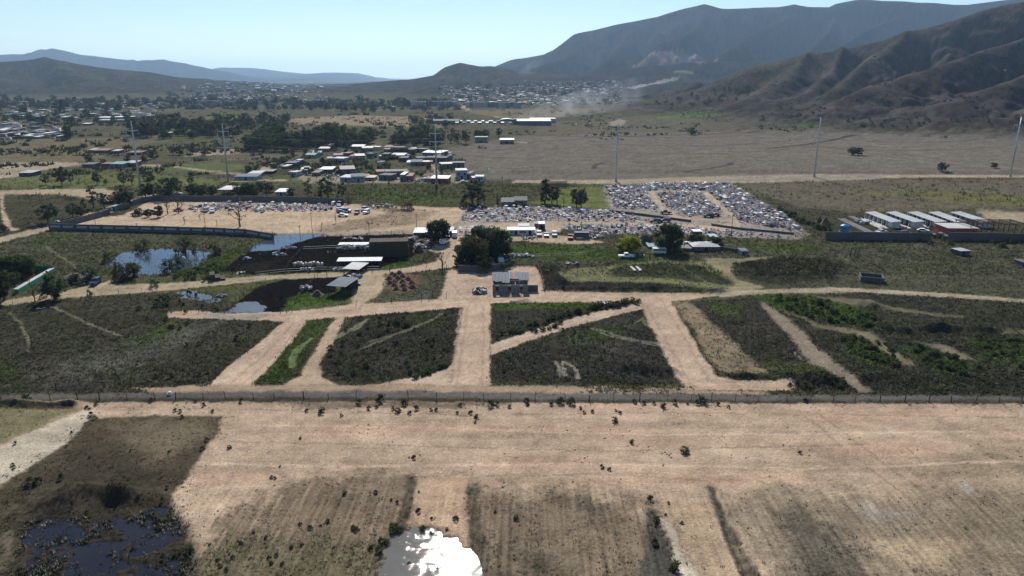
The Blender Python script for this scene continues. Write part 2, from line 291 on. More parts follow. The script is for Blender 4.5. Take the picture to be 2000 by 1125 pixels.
lay('ground', (0.38,0.27,0.18), [(808,935),(910,930),(916,1000),(920,1090),(880,1050),(800,1030)], .6, .5, .05, .03)
lay('ground', (0.09,0.075,0.052), [(794,930),(812,930),(806,985),(790,1045),(765,1045),(780,990)], .4, .35, .5, .06)
lay('ground', (0.1,0.085,0.058), [(916,948),(936,950),(942,1040),(950,1140),(912,1140),(918,1040)], .4, .35, .5, .06)
lay('ground', (0.13,0.105,0.072), [(930,1060),(1000,1050),(1100,1080),(1150,1125),(1200,1250),(900,1250)], 2, 1.5, .3, .08, .8)
lay('ground', (0.11,0.098,0.078), [(1120,985),(1190,980),(1160,1010),(1130,1005)], 1, 1, .2, .05, .8)
lay('ground', (0.085,0.078,0.062), [(1266,996),(1282,994),(1300,1040),(1318,1090),(1345,1250),(1220,1250),(1258,1060)], .5, .4, .4, .05)
lay('ground', SILT, [(1292,1012),(1300,1012),(1330,1065),(1362,1125),(1410,1250),(1370,1250),(1322,1100)], .4, .4)
lay('ground', (0.36,0.265,0.175), [(1310,990),(1390,980),(1420,1060),(1460,1140),(1380,1140),(1330,1050)], 1, .8, .05)
lay('ground', (0.075,0.065,0.05), [(1383,948),(1394,953),(1420,1010),(1455,1070),(1520,1210),(1470,1210),(1430,1090),(1400,1010)], .35, .3, .4, .08)
lay('ground', (.20,.163,.112), [(1400,960),(1520,955),(1640,955),(1800,960),(2100,945),(2600,1000),(2600,1250),(1540,1250),(1440,1050)], 3, 2.5, .15, .04, .85)
lay('ground', (0.095,0.083,0.063), [(1520,1000),(1560,990),(1610,1010),(1650,1050),(1700,1100),(1760,1250),(1560,1250),(1545,1080)], 2.6, 2.2, .4, .05, .9)
lay('ground', (0.37,0.28,0.18), [(1705,1068),(1790,1060),(1850,1062),(1880,1092),(1750,1098)], 2.5, 2, .02, .03, .9)
lay('ground', (0.36,0.32,0.26), [(1650,985),(1690,978),(1720,1000),(1800,1000),(1790,1012),(1700,1008)], 1.5, 1, .02, .03, .6)
lay('ground', (0.36,0.33,0.27), [(1870,940),(1900,948),(1912,966),(1885,962)], 1, .8, 0, .03, .8)
lay('ground', (0.12,0.105,0.07), [(1960,1035),(2050,1025),(2100,1060),(1980,1060)], 3, 2, .2, .03, .8)
lay('ground', (0.2,0.165,0.105), [(1790,900),(2000,880),(2300,900),(2300,960),(1960,945),(1830,935)], 5, 4, .2, .03, .6)
lay('ground', (0.115,0.09,0.065), [(555,784),(1000,787),(900,800),(700,797),(580,800)], .8, .8, .6, .05, .75)
lay('ground', (0.05,0.045,0.03), [(-200,786),(0,786),(150,788),(140,797),(60,800),(-200,800)], .5, .5, 1.6, .2)
lay('ground', (0.055,0.048,0.036), [(-400,780.5),(0,780),(540,777.5),(900,780),(1300,782),(2000,785),(2500,786),(2500,790),(2000,788.5),(1300,786),(900,784.5),(540,782),(0,785),(-400,786)], .25, .25, .8, .12)
lay('asphalt_road', ASPH, [(-600,770),(0,769),(300,766.5),(540,764),(900,765),(1300,768.5),(2000,774),(2700,779),(2700,785),(2000,781.5),(1300,780),(900,778),(540,775.5),(300,777),(0,779.5),(-600,781)], .7, .5, 0, .02)
# pale thin lines: trodden paths and wheel tracks (colour, half width m, points)
RUT = (.33, .24, .175)
TRK = [(RUT, .3, [(914,600),(905,660),(893,750)]), (RUT, .25, [(945,596),(944,660),(943,750)]), (RUT, .3, [(900,604),(890,680),(880,752)]), (RUT, .3, [(575,630),(520,690),(450,750)]), (RUT, .25, [(592,628),(545,685),(475,750)]), (RUT, .3, [(1264,596),(1305,672),(1350,752)]), (RUT, .25, [(1296,593),(1340,665),(1385,745)]), (RUT, .3, [(440,618),(560,616),(700,604),(900,592),(1000,586),(1240,582)]), (RUT, .3, [(960,577),(1130,576),(1390,575)]), (RUT, .3, [(870,540),(900,575),(920,590)]), (RUT, .25, [(975,680),(1050,655),(1150,625),(1245,600)]), (RUT, .25, [(620,740),(625,700),(655,640),(668,620)]), (RUT, .25, [(560,756),(900,760),(1330,759),(1540,756)]), (RUT, .3, [(700,530),(800,526),(870,512),(890,470)]), (RUT, .25, [(700,610),(720,570),(735,545)]), ((.22,.17,.115), .25, [(60,584),(200,566),(330,560),(500,545)]), ((.22,.17,.12), .3, [(1420,574),(1700,568),(2000,588)]), ((.17,.15,.10), .35, [(90,593),(130,612),(180,635),(235,655)]), ((.15,.14,.09), .3, [(20,610),(45,640),(55,660),(56,690)]), ((.14,.13,.085), .4, [(88,480),(115,498),(138,512),(150,526)]),
       ((.23,.20,.16), .4, [(1083,706),(1092,716),(1097,736)]), ((.23,.20,.16), .4, [(1097,706),(1104,718),(1106,732)]), ((.23,.20,.16), .4, [(1100,706),(1118,714),(1130,726),(1130,738)]),
       ((.20,.19,.15), .35, [(1155,642),(1190,656),(1250,668),(1290,676)]), ((.20,.19,.15), .35, [(1160,640),(1200,654),(1260,667),(1290,671)]),
       ((.15,.145,.10), .4, [(650,660),(690,640),(720,622)]), ((.15,.145,.10), .4, [(650,664),(700,640),(712,628)]), ((.13,.125,.09), .4, [(700,684),(780,650),(850,622),(860,612)]), ((.13,.125,.09), .4, [(720,668),(800,645),(868,612)]),
       ((.14,.17,.075), .4, [(565,720),(568,700),(580,680),(600,668)]), ((.14,.17,.075), .4, [(572,716),(578,694),(592,676),(612,660)]), ((.13,.15,.07), .35, [(1237,632),(1255,622),(1262,634)]),
       ((.20,.18,.13), .3, [(1555,688),(1565,702),(1590,712)]), ((.12,.10,.07), .5, [(0,1063),(20,1040),(15,1075),(0,1110)]),
       ((.14,.13,.09), .3, [(1330,522),(1352,534),(1375,548),(1378,553)]), ((.14,.13,.09), .3, [(1620,490),(1650,505),(1690,530),(1760,545)]),
       ((.16,.14,.10), 1.6, [(1160,310),(1175,322),(1182,340)]), ((.17,.15,.115), 3., [(1275,310),(1330,300),(1420,292),(1500,300)]), ((.17,.15,.115), 3., [(1500,300),(1620,303),(1800,315),(2000,330)]), ((.17,.15,.115), 3.5, [(1640,268),(1750,290),(1850,310)]),
       ((.055,.05,.04), 1.6, [(1160,330),(1162,322),(1178,318)]), ((.055,.05,.04), 1.8, [(1340,335),(1380,330),(1425,322),(1428,318)]), ((.05,.045,.035), 2.8, [(1500,290),(1570,283),(1620,275),(1670,263)]), ((.07,.062,.05), 3.5, [(1000,262),(1150,268),(1300,264),(1480,255)]),
       ((.24,.18,.125), .16, [(1560,800),(1640,870),(1760,960),(1900,1125)]), ((.24,.18,.125), .16, [(1590,800),(1680,870),(1800,960),(1950,1125)]), ((.24,.18,.125), .14, [(1720,830),(1830,930),(1960,1060)]), ((.22,.165,.115), .16, [(470,985),(440,1040),(415,1090)]), ((.25,.19,.13), .14, [(640,900),(600,960),(560,1060)]), ((.25,.19,.13), .14, [(200,795),(500,800),(900,812),(1300,806),(1990,815)]), ((.25,.19,.13), .14, [(450,860),(800,872),(1200,880),(1700,868)]), ((.48,.36,.26), .3, [(400,905),(700,912),(1100,905),(1600,915),(1990,900)]), ((.48,.36,.26), .3, [(500,830),(900,838),(1300,850),(1900,842)]), ((.25,.19,.13), .14, [(905,930),(1200,925),(1380,940)]), ((.16,.125,.085), .2, [(1000,1000),(990,1060),(985,1125)]), ((.16,.125,.085), .2, [(1060,990),(1070,1060),(1085,1125)]), ((.16,.125,.085), .18, [(1180,1000),(1200,1060),(1225,1125)])]
TRK = [(np.array(c), hw, PP(p)) for c, hw, p in TRK]
# water: (polygon, depth of the bed)
PONDS = {'near': [(772,1056),(788,1042),(808,1036),(845,1040),(880,1062),(904,1086),(918,1110),(924,1180),(745,1180),(752,1112),(764,1082)],
         'left': [(62,1012),(120,1014),(200,1016),(260,1018),(285,1000),(318,992),(330,1010),(345,1050),(362,1090),(370,1180),(60,1180),(50,1060)],
         'mid': [(218,504),(240,494),(290,487),(340,485),(380,490),(408,494),(395,505),(372,522),(330,534),(285,536),(240,533),(220,520)],
         'pen': [(492,489),(505,476),(530,461),(560,459),(630,458),(595,467),(560,478),(545,486)],
         'cow': [(342,571),(370,567),(400,573),(420,581),(440,582),(425,590),(395,589),(360,580)],
         'slurry': [(446,608),(462,600),(470,592),(482,590),(496,591),(500,596),(511,600),(504,607),(480,606),(466,609)]}
PONDS = {k: PP(v) for k, v in PONDS.items()}

def poly_sd(x, y, Q):
    """signed distance to a polygon in plan, inside positive"""
    d = np.full(x.shape, 1e18); ins = np.zeros(x.shape, bool)
    for a, b in zip(Q, np.roll(Q, -1, 0)):
        e = b - a; t = np.clip(((x - a[0]) * e[0] + (y - a[1]) * e[1]) / (e @ e + 1e-9), 0, 1)
        d = np.minimum(d, (x - a[0] - t * e[0]) ** 2 + (y - a[1] - t * e[1]) ** 2)
        c = (a[1] > y) != (b[1] > y)
        with np.errstate(divide='ignore', invalid='ignore'):
            ins ^= c & (x < (b[0] - a[0]) * (y - a[1]) / (b[1] - a[1]) + a[0])
    return np.where(ins, 1, -1) * np.sqrt(d)

def cover(x, y):
    """colour, class index, weed density, relief height at plan points"""
    n = x.shape
    wxn = fbm(x / 5, y / 5, 3, 11) + .55 * fbm(x / .9, y / .9, 2, 12); wyn = fbm(x / 5, y / 5, 3, 13) + .55 * fbm(x / .9, y / .9, 2, 14)
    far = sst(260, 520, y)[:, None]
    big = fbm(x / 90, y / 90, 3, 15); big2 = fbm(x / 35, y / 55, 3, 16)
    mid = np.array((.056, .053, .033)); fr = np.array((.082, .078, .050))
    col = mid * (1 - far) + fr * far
    g = sst(.05, .45, big)[:, None]; col = col * (1 - .6 * g) + np.array((.085, .10, .04)) * .6 * g
    g = sst(.1, .4, big2)[:, None] * far; col = col * (1 - .45 * g) + np.array((.15, .125, .085)) * .45 * g
    cls = np.zeros(n, int); weed = np.full(n, .55) * (1 - .8 * far[:, 0]); rough = np.full(n, .08)
    for q, (c, cc, fe, wa, wd, ro, am, Q) in enumerate(LAY):
        lo, hi = Q.min(0) - 3 * (fe + wa) - 1, Q.max(0) + 3 * (fe + wa) + 1
        m = np.where((x > lo[0]) & (x < hi[0]) & (y > lo[1]) & (y < hi[1]))[0]
        if m.size == 0: continue
        s = poly_sd(x[m] + wxn[m] * wa * 1.6, y[m] + wyn[m] * wa * 1.6, Q)
        k = sst(-fe, fe, s) * am
        col[m] += (cc - col[m]) * k[:, None]
        kw = sst(-3.6, 1.0, s + 3.0 * wxn[m]) * am if (wd or 0) > .5 else k
        weed[m] += ((0 if wd is None else wd) - weed[m]) * kw
        rough[m] += ((.03 if ro is None else ro) - rough[m]) * k
        if am > .95: cls[m[s > 0]] = q + 1
    for cc, hw, Q in TRK:
        lo, hi = Q.min(0) - hw * 4, Q.max(0) + hw * 4
        m = np.where((x > lo[0]) & (x < hi[0]) & (y > lo[1]) & (y < hi[1]))[0]
        if m.size == 0: continue
        d, _ = seg_dist(x[m] + wxn[m] * .5, y[m] + wyn[m] * .5, Q)
        k = (1 - sst(hw * .6, hw * 1.5, d)) * .8
        col[m] += (cc - col[m]) * k[:, None]; weed[m] *= 1 - k; rough[m] *= 1 - .6 * k
    return col, cls, weed, rough

# ------------------------------------------------------------------ materials
MATS = {}
def mat(name, col, rough=.85, var=.25, scale=1.5, bump=.0, metal=0., spec=.3, rnd=0., attr=False, col2=None, trans=0., bscale=None):
    """procedural material: base colour broken by two noises, optional object-random tint, colour attribute or translucency"""
    if name in MATS: return MATS[name]
    m = bpy.data.materials.new(name); m.use_nodes = True; t = m.node_tree; N = t.nodes; L = t.links
    b = N['Principled BSDF']; b.inputs['Roughness'].default_value = rough; b.inputs['Metallic'].default_value = metal
    b.inputs['Specular IOR Level'].default_value = spec
    geo = N.new('ShaderNodeNewGeometry') if attr else N.new('ShaderNodeTexCoord')
    co = geo.outputs['Position'] if attr else geo.outputs['Object']
    n1 = N.new('ShaderNodeTexNoise'); n1.inputs['Scale'].default_value = scale; n1.inputs['Detail'].default_value = 5; n1.inputs['Roughness'].default_value = .65
    n2 = N.new('ShaderNodeTexNoise'); n2.inputs['Scale'].default_value = scale * .13; n2.inputs['Detail'].default_value = 3
    L.new(co, n1.inputs['Vector']); L.new(co, n2.inputs['Vector'])
    ad = N.new('ShaderNodeMath'); ad.operation = 'ADD'; L.new(n1.outputs[0], ad.inputs[0]); L.new(n2.outputs[0], ad.inputs[1])
    mr = N.new('ShaderNodeMapRange'); mr.inputs[1].default_value = .55; mr.inputs[2].default_value = 1.45; mr.inputs[3].default_value = 1 - var; mr.inputs[4].default_value = 1 + var
    L.new(ad.outputs[0], mr.inputs[0])
    fac = mr.outputs[0]
    if attr:   # grit: stubble and small stones
        n3 = N.new('ShaderNodeTexNoise'); n3.inputs['Scale'].default_value = 5.5; n3.inputs['Detail'].default_value = 3; n3.inputs['Roughness'].default_value = .75; L.new(co, n3.inputs['Vector'])
        m3 = N.new('ShaderNodeMapRange'); m3.inputs[1].default_value = .33; m3.inputs[2].default_value = .60; m3.inputs[3].default_value = .62; m3.inputs[4].default_value = 1.12; L.new(n3.outputs[0], m3.inputs[0])
        mg = N.new('ShaderNodeMath'); mg.operation = 'MULTIPLY'; L.new(fac, mg.inputs[0]); L.new(m3.outputs[0], mg.inputs[1]); fac = mg.outputs[0]
    if rnd:
        oi = N.new('ShaderNodeObjectInfo'); r = N.new('ShaderNodeMapRange'); r.inputs[3].default_value = 1 - rnd; r.inputs[4].default_value = 1 + rnd
        L.new(oi.outputs['Random'], r.inputs[0]); mu = N.new('ShaderNodeMath'); mu.operation = 'MULTIPLY'; L.new(fac, mu.inputs[0]); L.new(r.outputs[0], mu.inputs[1]); fac = mu.outputs[0]
    vm = N.new('ShaderNodeVectorMath'); vm.operation = 'SCALE'; L.new(fac, vm.inputs['Scale'])
    if attr:
        a = N.new('ShaderNodeAttribute'); a.attribute_name = 'Col'; L.new(a.outputs['Color'], vm.inputs[0])
    elif col2 is not None:
        mx = N.new('ShaderNodeMix'); mx.data_type = 'RGBA'; mx.inputs[6].default_value = (*col, 1); mx.inputs[7].default_value = (*col2, 1)
        rp = N.new('ShaderNodeMapRange'); rp.inputs[1].default_value = .42; rp.inputs[2].default_value = .62; L.new(n2.outputs[0], rp.inputs[0]); L.new(rp.outputs[0], mx.inputs[0]); L.new(mx.outputs[2], vm.inputs[0])
    else: vm.inputs[0].default_value = col
    L.new(vm.outputs[0], b.inputs['Base Color'])
    if bump:
        bp = N.new('ShaderNodeBump'); bp.inputs['Distance'].default_value = bump; bp.inputs['Strength'].default_value = 1
        nb = n1
        if bscale:
            nb = N.new('ShaderNodeTexNoise'); nb.inputs['Scale'].default_value = bscale; nb.inputs['Detail'].default_value = 4; L.new(co, nb.inputs['Vector'])
        L.new(nb.outputs[0], bp.inputs['Height']); L.new(bp.outputs[0], b.inputs['Normal'])
    if trans:
        tr = N.new('ShaderNodeBsdfTranslucent'); L.new(vm.outputs[0], tr.inputs['Color'])
        ms = N.new('ShaderNodeMixShader'); ms.inputs[0].default_value = trans; out = N['Material Output']
        L.new(b.outputs[0], ms.inputs[1]); L.new(tr.outputs[0], ms.inputs[2]); L.new(ms.outputs[0], out.inputs['Surface'])
    MATS[name] = m; return m
M_GROUND = mat('soil', (1, 1, 1), .95, .30, 2.2, .12, spec=0., attr=True)
M_WEED = mat('weed_leaves', (1, 1, 1), .8, .2, .8, spec=0., attr=True, trans=.4)
def water_mat(name, col, rough, bscale, bump, gust=False):
    m = bpy.data.materials.new(name); m.use_nodes = True; t = m.node_tree; N = t.nodes; L = t.links
    b = N['Principled BSDF']; b.inputs['Roughness'].default_value = rough; b.inputs['IOR'].default_value = 1.33; b.inputs['Specular IOR Level'].default_value = .5
    tc = N.new('ShaderNodeNewGeometry'); n1 = N.new('ShaderNodeTexNoise'); n1.inputs['Scale'].default_value = bscale; n1.inputs['Detail'].default_value = 5; n1.inputs['Roughness'].default_value = .6
    n2 = N.new('ShaderNodeTexNoise'); n2.inputs['Scale'].default_value = .12; n2.inputs['Detail'].default_value = 4
    L.new(tc.outputs['Position'], n1.inputs['Vector']); L.new(tc.outputs['Position'], n2.inputs['Vector'])
    bp = N.new('ShaderNodeBump'); bp.inputs['Distance'].default_value = bump; L.new(n1.outputs[0], bp.inputs['Height']); L.new(bp.outputs[0], b.inputs['Normal'])
    if gust:   # wind ruffles the pond in patches
        n3 = N.new('ShaderNodeTexNoise'); n3.inputs['Scale'].default_value = .9; n3.inputs['Detail'].default_value = 6; n3.inputs['Roughness'].default_value = .7; L.new(tc.outputs['Position'], n3.inputs['Vector'])
        mr = N.new('ShaderNodeMapRange'); mr.inputs[1].default_value = .46; mr.inputs[2].default_value = .56; mr.inputs[3].default_value = .02; mr.inputs[4].default_value = 1; L.new(n3.outputs[0], mr.inputs[0]); L.new(mr.outputs[0], bp.inputs['Strength'])
    mx = N.new('ShaderNodeMix'); mx.data_type = 'RGBA'; mx.inputs[6].default_value = (*col, 1); mx.inputs[7].default_value = (*[c * 2.2 for c in col], 1)
    L.new(n2.outputs[0], mx.inputs[0]); L.new(mx.outputs[2], b.inputs['Base Color'])
    return m

# ------------------------------------------------------------------ object helpers
def tag(o, label=None, cat=None, group=None, kind=None):
    for k, v in (('label', label), ('category', cat), ('group', group), ('kind', kind)):
        if v: o[k] = v
    return o
def np_mesh(name, V, F, mats, midx=None, cols=None, smooth=False):
    """mesh from numpy arrays; F is (n,3) or (n,4)"""
    me = bpy.data.meshes.new(name); V = np.asarray(V, np.float32); F = np.asarray(F, np.int32); k = F.shape[1]
    me.vertices.add(len(V)); me.vertices.foreach_set('co', V.ravel())
    me.loops.add(F.size); me.loops.foreach_set('vertex_index', F.ravel())
    me.polygons.add(len(F)); me.polygons.foreach_set('loop_start', np.arange(len(F), dtype=np.int32) * k)
    try: me.polygons.foreach_set('loop_total', np.full(len(F), k, np.int32))
    except Exception: pass
    for m in (mats if isinstance(mats, (list, tuple)) else [mats]): me.materials.append(m)
    if midx is not None: me.polygons.foreach_set('material_index', np.asarray(midx, np.int32))
    if smooth: me.polygons.foreach_set('use_smooth', np.ones(len(F), bool))
    me.update(calc_edges=True)
    if cols is not None:
        a = me.color_attributes.new('Col', 'FLOAT_COLOR', 'POINT')
        a.data.foreach_set('color', np.concatenate([np.asarray(cols, np.float32), np.ones((len(V), 1), np.float32)], 1).ravel())
    return me
def obj(name, me, parent=None, loc=None, rz=0, scale=None):
    o = bpy.data.objects.new(name, me); C.objects.link(o)
    if parent: o.parent = parent
    if loc is not None: o.location = loc
    if rz: o.rotation_euler = (0, 0, rz)
    if scale is not None: o.scale = scale if hasattr(scale, '__len__') else (scale,) * 3
    return o
def thing(name, label, cat, loc, rz=0, group=None):
    return tag(obj(name, None, None, loc, rz), label, cat, group)
class MB:
    """collects boxes, prisms and tubes into one mesh"""
    def __init__(s): s.v = []; s.f = []; s.m = []
    def quad(s, pts, m=0):
        i = len(s.v); s.v += [tuple(p) for p in pts]; s.f.append(list(range(i, i + len(pts)))); s.m.append(m); return s
    def hexa(s, b, t, m=0):
        """b, t: four bottom and four top corners"""
        i = len(s.v); s.v += [tuple(p) for p in b] + [tuple(p) for p in t]
        for f in ((3,2,1,0),(4,5,6,7),(0,1,5,4),(1,2,6,5),(2,3,7,6),(3,0,4,7)): s.f.append([i + k for k in f]); s.m.append(m)
        return s
    def box(s, x0, x1, y0, y1, z0, z1, m=0):
        return s.hexa([(x0,y0,z0),(x1,y0,z0),(x1,y1,z0),(x0,y1,z0)], [(x0,y0,z1),(x1,y0,z1),(x1,y1,z1),(x0,y1,z1)], m)
    def tube(s, p, q, r0, r1=None, n=6, m=0, cap=True):
        r1 = r0 if r1 is None else r1; p, q = Vector(p), Vector(q); d = (q - p).normalized()
        a = d.orthogonal().normalized(); b = d.cross(a); i = len(s.v)
        for c, r in ((p, r0), (q, r1)):
            for k in range(n):
                t = 2 * math.pi * k / n; s.v.append(tuple(c + a * (r * math.cos(t)) + b * (r * math.sin(t))))
        for k in range(n): s.f.append([i + k, i + (k + 1) % n, i + n + (k + 1) % n, i + n + k]); s.m.append(m)
        if cap: s.f.append([i + k for k in range(n)][::-1]); s.m.append(m); s.f.append([i + n + k for k in range(n)]); s.m.append(m)
        return s
    def mesh(s, name, mats, smooth=False):
        me = bpy.data.meshes.new(name); me.from_pydata(s.v, [], s.f)
        for m in (mats if isinstance(mats, (list, tuple)) else [mats]): me.materials.append(m)
        me.polygons.foreach_set('material_index', s.m)
        if smooth: me.polygons.foreach_set('use_smooth', np.ones(len(s.f), bool))
        me.update(); return me
    def obj(s, name, mats, parent=None, **k): return obj(name, s.mesh(name, mats, k.pop('smooth', False)), parent, **k)
def copy_tree(o, parent=None):
    c = o.copy(); C.objects.link(c); c.parent = parent
    for ch in list(o.children): copy_tree(ch, c)
    return c

# ------------------------------------------------------------------ small relief: banks, berms, heaps (points, half width m, height m)
BANKS = [([(150,968),(190,962),(215,964),(240,970)], 2.2, 1.5), ([(60,985),(100,975),(140,985)], 2, .8), ([(240,965),(300,972),(325,975)], 1.6, .7),
         ([(1715,646),(1735,643),(1768,648)], 1.6, 1.3), ([(1800,646),(1850,643),(1890,643),(1930,646)], 1.6, 1.4), ([(1555,742),(1580,738),(1605,744)], 2.2, 1.5), ([(1690,738),(1730,736),(1775,742)], 2, 1.2),
         ([(1215,722),(1260,722),(1318,726)], 1.5, 1.1), ([(1420,734),(1480,736),(1545,738)], .8, .8), ([(1068,567),(1200,566),(1320,567),(1405,570)], 1.2, 1.1), ([(1075,530),(1085,545),(1095,555)], 2.5, 1.6), ([(1110,540),(1150,553),(1290,558)], 1.2, .6),
         ([(1690,592),(1705,600)], 2.5, 1.2), ([(958,600),(957,660),(957,745)], .35, .35), ([(893,610),(884,680),(876,745)], .35, .3), ([(1252,606),(1290,672),(1335,752)], .4, .4), ([(1312,592),(1352,662),(1396,730)], .6, .55),
         ([(640,624),(800,612),(895,603)], .4, .35), ([(600,628),(540,705),(495,752)], .35, .3), ([(798,932),(792,985),(775,1040)], .5, -.35), ([(924,950),(930,1040),(930,1125)], .6, -.4), ([(1390,955),(1430,1050),(1480,1160)], .7, -.55), ([(1274,1000),(1290,1060)], .7, -.3),
         ([(1000,590),(1030,588)], .8, .8), ([(1470,470),(1500,472)], 1, .5), ([(1740,640),(1900,648)], 1, .4), ([(690,402),(720,404),(750,410),(768,414)], 1.6, .9), ([(640,440),(700,430),(760,420)], .7, .5), ([(545,423),(565,422),(590,424)], 1.4, .6), ([(1560,398),(1700,415)], 2, 1.), ([(1900,412),(1990,410)], 2, 1.2),
         ([(0,787),(60,788),(150,787)], .7, .9), ([(905,500),(905,520)], .5, .3)]
BANKS = [(PP(p), wd, h) for p, wd, h in BANKS]
def relief(x, y, rough, xs=None):
    near = 1 - sst(300, 600, y)
    z = rough * near * (2.2 * fbm(x / 2.4, y / 2.4, 3, 21) + 1.2 * perlin(x / .55, y / .55, 22)) + .25 * near * fbm(x / 30, y / 30, 2, 23)
    wx = x + fbm(x / 3, y / 3, 2, 24) * .9; wy = y + fbm(x / 3, y / 3, 2, 25) * .9
    for Q, wd, h in BANKS:
        m = np.where((x > Q[:,0].min() - 4*wd) & (x < Q[:,0].max() + 4*wd) & (y > Q[:,1].min() - 4*wd) & (y < Q[:,1].max() + 4*wd))[0]
        if m.size:
            d, _ = seg_dist(wx[m], wy[m], Q); z[m] += h * np.exp(-(d / wd) ** 2) * (.8 + .6 * fbm(x[m] / 6, y[m] / 6, 2, 26))
    for k, Q in PONDS.items():
        m = np.where((x > Q[:,0].min() - 4) & (x < Q[:,0].max() + 4) & (y > Q[:,1].min() - 4) & (y < Q[:,1].max() + 4))[0]
        if m.size:
            s = poly_sd(wx[m] * .6 + x[m] * .4, wy[m] * .6 + y[m] * .4, Q) + .9 * fbm(x[m] / 1.1, y[m] / 1.1, 2, 35); b = sst(-1.6, .8, s)
            bed = {'left': -.20, 'cow': -.22}.get(k, -.6)
            nz = (.40 * fbm(x[m] / 4.5, y[m] / 4.5, 3, 27) + .30 * fbm(x[m] / 1.1, y[m] / 1.1, 2, 28) if k == 'left' else .3 * fbm(x[m] / 2.5, y[m] / 2.5, 3, 27) if k in ('cow',) else .55 * fbm(x[m] / 2.5, y[m] / 2.5, 3, 27) if k == 'slurry' else .12 * fbm(x[m] / 1.3, y[m] / 1.3, 2, 29))
            z[m] = z[m] * (1 - b) + (bed + nz) * b
    return z
def ground_z(x, y):
    x = np.atleast_1d(float(x)); y = np.atleast_1d(float(y))
    return float(hz(x, y)[0] + relief(x, y, np.full(1, .05))[0])
def G(px, py):
    q = P(px, py); q[2] = ground_z(q[0], q[1]); return q
def place(x, y): return (x, y, ground_z(x, y))

# ------------------------------------------------------------------ the ground sheet
rows = [44.]
while rows[-1] < 15500:
    Y = rows[-1]; rows.append(Y + min(max((Y * Y + 3000) / (55 * 717) * 1.0, .12), max((.0055 if 650 < Y < 1560 else .0095) * Y, .5)) if Y < 5000 else Y * 1.02)
rows = np.array(rows)
uc = np.concatenate([-np.geomspace(2.6, .96, 26)[:-1], np.linspace(-.95, .95, 1000), np.geomspace(.96, 2.6, 26)[1:]])
GX = (uc[None, :] * (rows[:, None] + 6)).ravel(); GY = np.repeat(rows, len(uc))
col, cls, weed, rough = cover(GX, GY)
hh, kinds = hills(GX, GY)
GZ = hh + swell(GX, GY) + relief(GX, GY, rough)
# colours of the hills (chaparral, dry grass), by the ridge that carries them
dom = np.zeros(GX.shape, int); kmax = np.full(GX.shape, 3.0)
HK = ['valley', 'far', 'town_ridge', 'left', 'mid', 'big', 'bench', 'near']
for k, v in kinds.items():
    m = v > kmax; dom[m] = HK.index(k); kmax = np.maximum(kmax, v)
HCOL = {'far': (.025,.026,.026), 'town_ridge': (.08,.078,.07), 'left': (.045,.044,.031), 'mid': (.043,.042,.031), 'big': (.028,.026,.023), 'bench': (.038,.036,.031), 'near': (.066,.057,.051)}
hillpaint = np.array([l[0] == 'hill' for l in LAY] + [False])
painted = (cls > 0) & hillpaint[cls - 1]
for k, c in HCOL.items():
    if k not in kinds: continue
    wgt = sst(2, 12, kinds[k]) * (dom == HK.index(k)) * ~painted
    n = fbm(GX / 60, GY / 60, 3, 81); cc = np.array(c) * (1 + .55 * n[:, None]) + np.array((.02, .015, .009)) * (.35 if k == 'big' else 1) * sst(.1, .5, fbm(GX / 130, GY / 130, 2, 83))[:, None]
    cc = cc * (1 - (.38 if k == 'near' else .5) * sst(.05, .35, perlin(GX / (GY * .008 + 1), 0 * GX + GY / 14, 87) * 0 + perlin(GX / 8, GY / 12, 87) + .6 * perlin(GX / 3.5, GY / 5, 88) + .4 * fbm(GX / 30, GY / 45, 2, 89)))[:, None]
    if k == 'near': cc = cc + np.array((.0, .004, -.002)) * sst(.0, .4, fbm(GX / 90, GY / 90, 2, 85))[:, None]
    col += (cc - col) * wgt[:, None]
fade = np.clip(260 / GY, .25, 1)
tanm = sst(.25, .38, col[:, 0]); lot = (GY < 125)
var = 1 + .26 * fbm(GX / 14, GY / 11, 3, 91) + .16 * fade * perlin(GX / 1.3, GY / 1.6, 92) + (1 - .45 * tanm) * fade * .30 * perlin(GX / .38, GY / .55, 93) + .07 * rng.normal(size=GX.shape) + (1 - tanm) * .22 * fbm(GX / 5, GY / 5, 2, 94)
var += np.where(lot, .15 * tanm * fbm(GX / 22, GY / 1.6, 3, 95) + .20 * tanm * fbm(GX / 11, GY / 4.5, 3, 90), 0) + np.where(lot, sst(78, 95, GY) * 0 + (1 - sst(84, 93, GY)) * .55 * fbm((GX - .02 * GY) / .55, GY / 16, 3, 96) * (1 - .45 * tanm), 0)
col = col * np.clip(var, .35, 1.8)[:, None]
# stubble and pinkish bands in the bare lot
pk = (np.where(lot, 1, 0) * tanm * sst(.0, .5, fbm(GX / 40, GY / 5, 2, 97)))[:, None]
col = col * (1 + pk * np.array((.03, -.02, -.04)))
sp = np.where(lot & (tanm > .5), sst(.42, .55, perlin(GX / .8, GY / .8, 98) * (.6 + fbm(GX / 9, GY / 6, 2, 99))), 0)[:, None]
col = col * (1 - .55 * sp)
# pond beds are wet mud
for k, Q in PONDS.items():
    m = np.where((GX > Q[:,0].min() - 3) & (GX < Q[:,0].max() + 3) & (GY > Q[:,1].min() - 3) & (GY < Q[:,1].max() + 3))[0]
    b = (sst(-2.4, .6, poly_sd(GX[m], GY[m], Q) + 1.2 * perlin(GX[m] / 1.5, GY[m] / 1.5, 34)) * .85)[:, None]; col[m] = col[m] * (1 - b) + np.array((.045, .038, .03)) * b
col = np.clip(col, .008, .8)
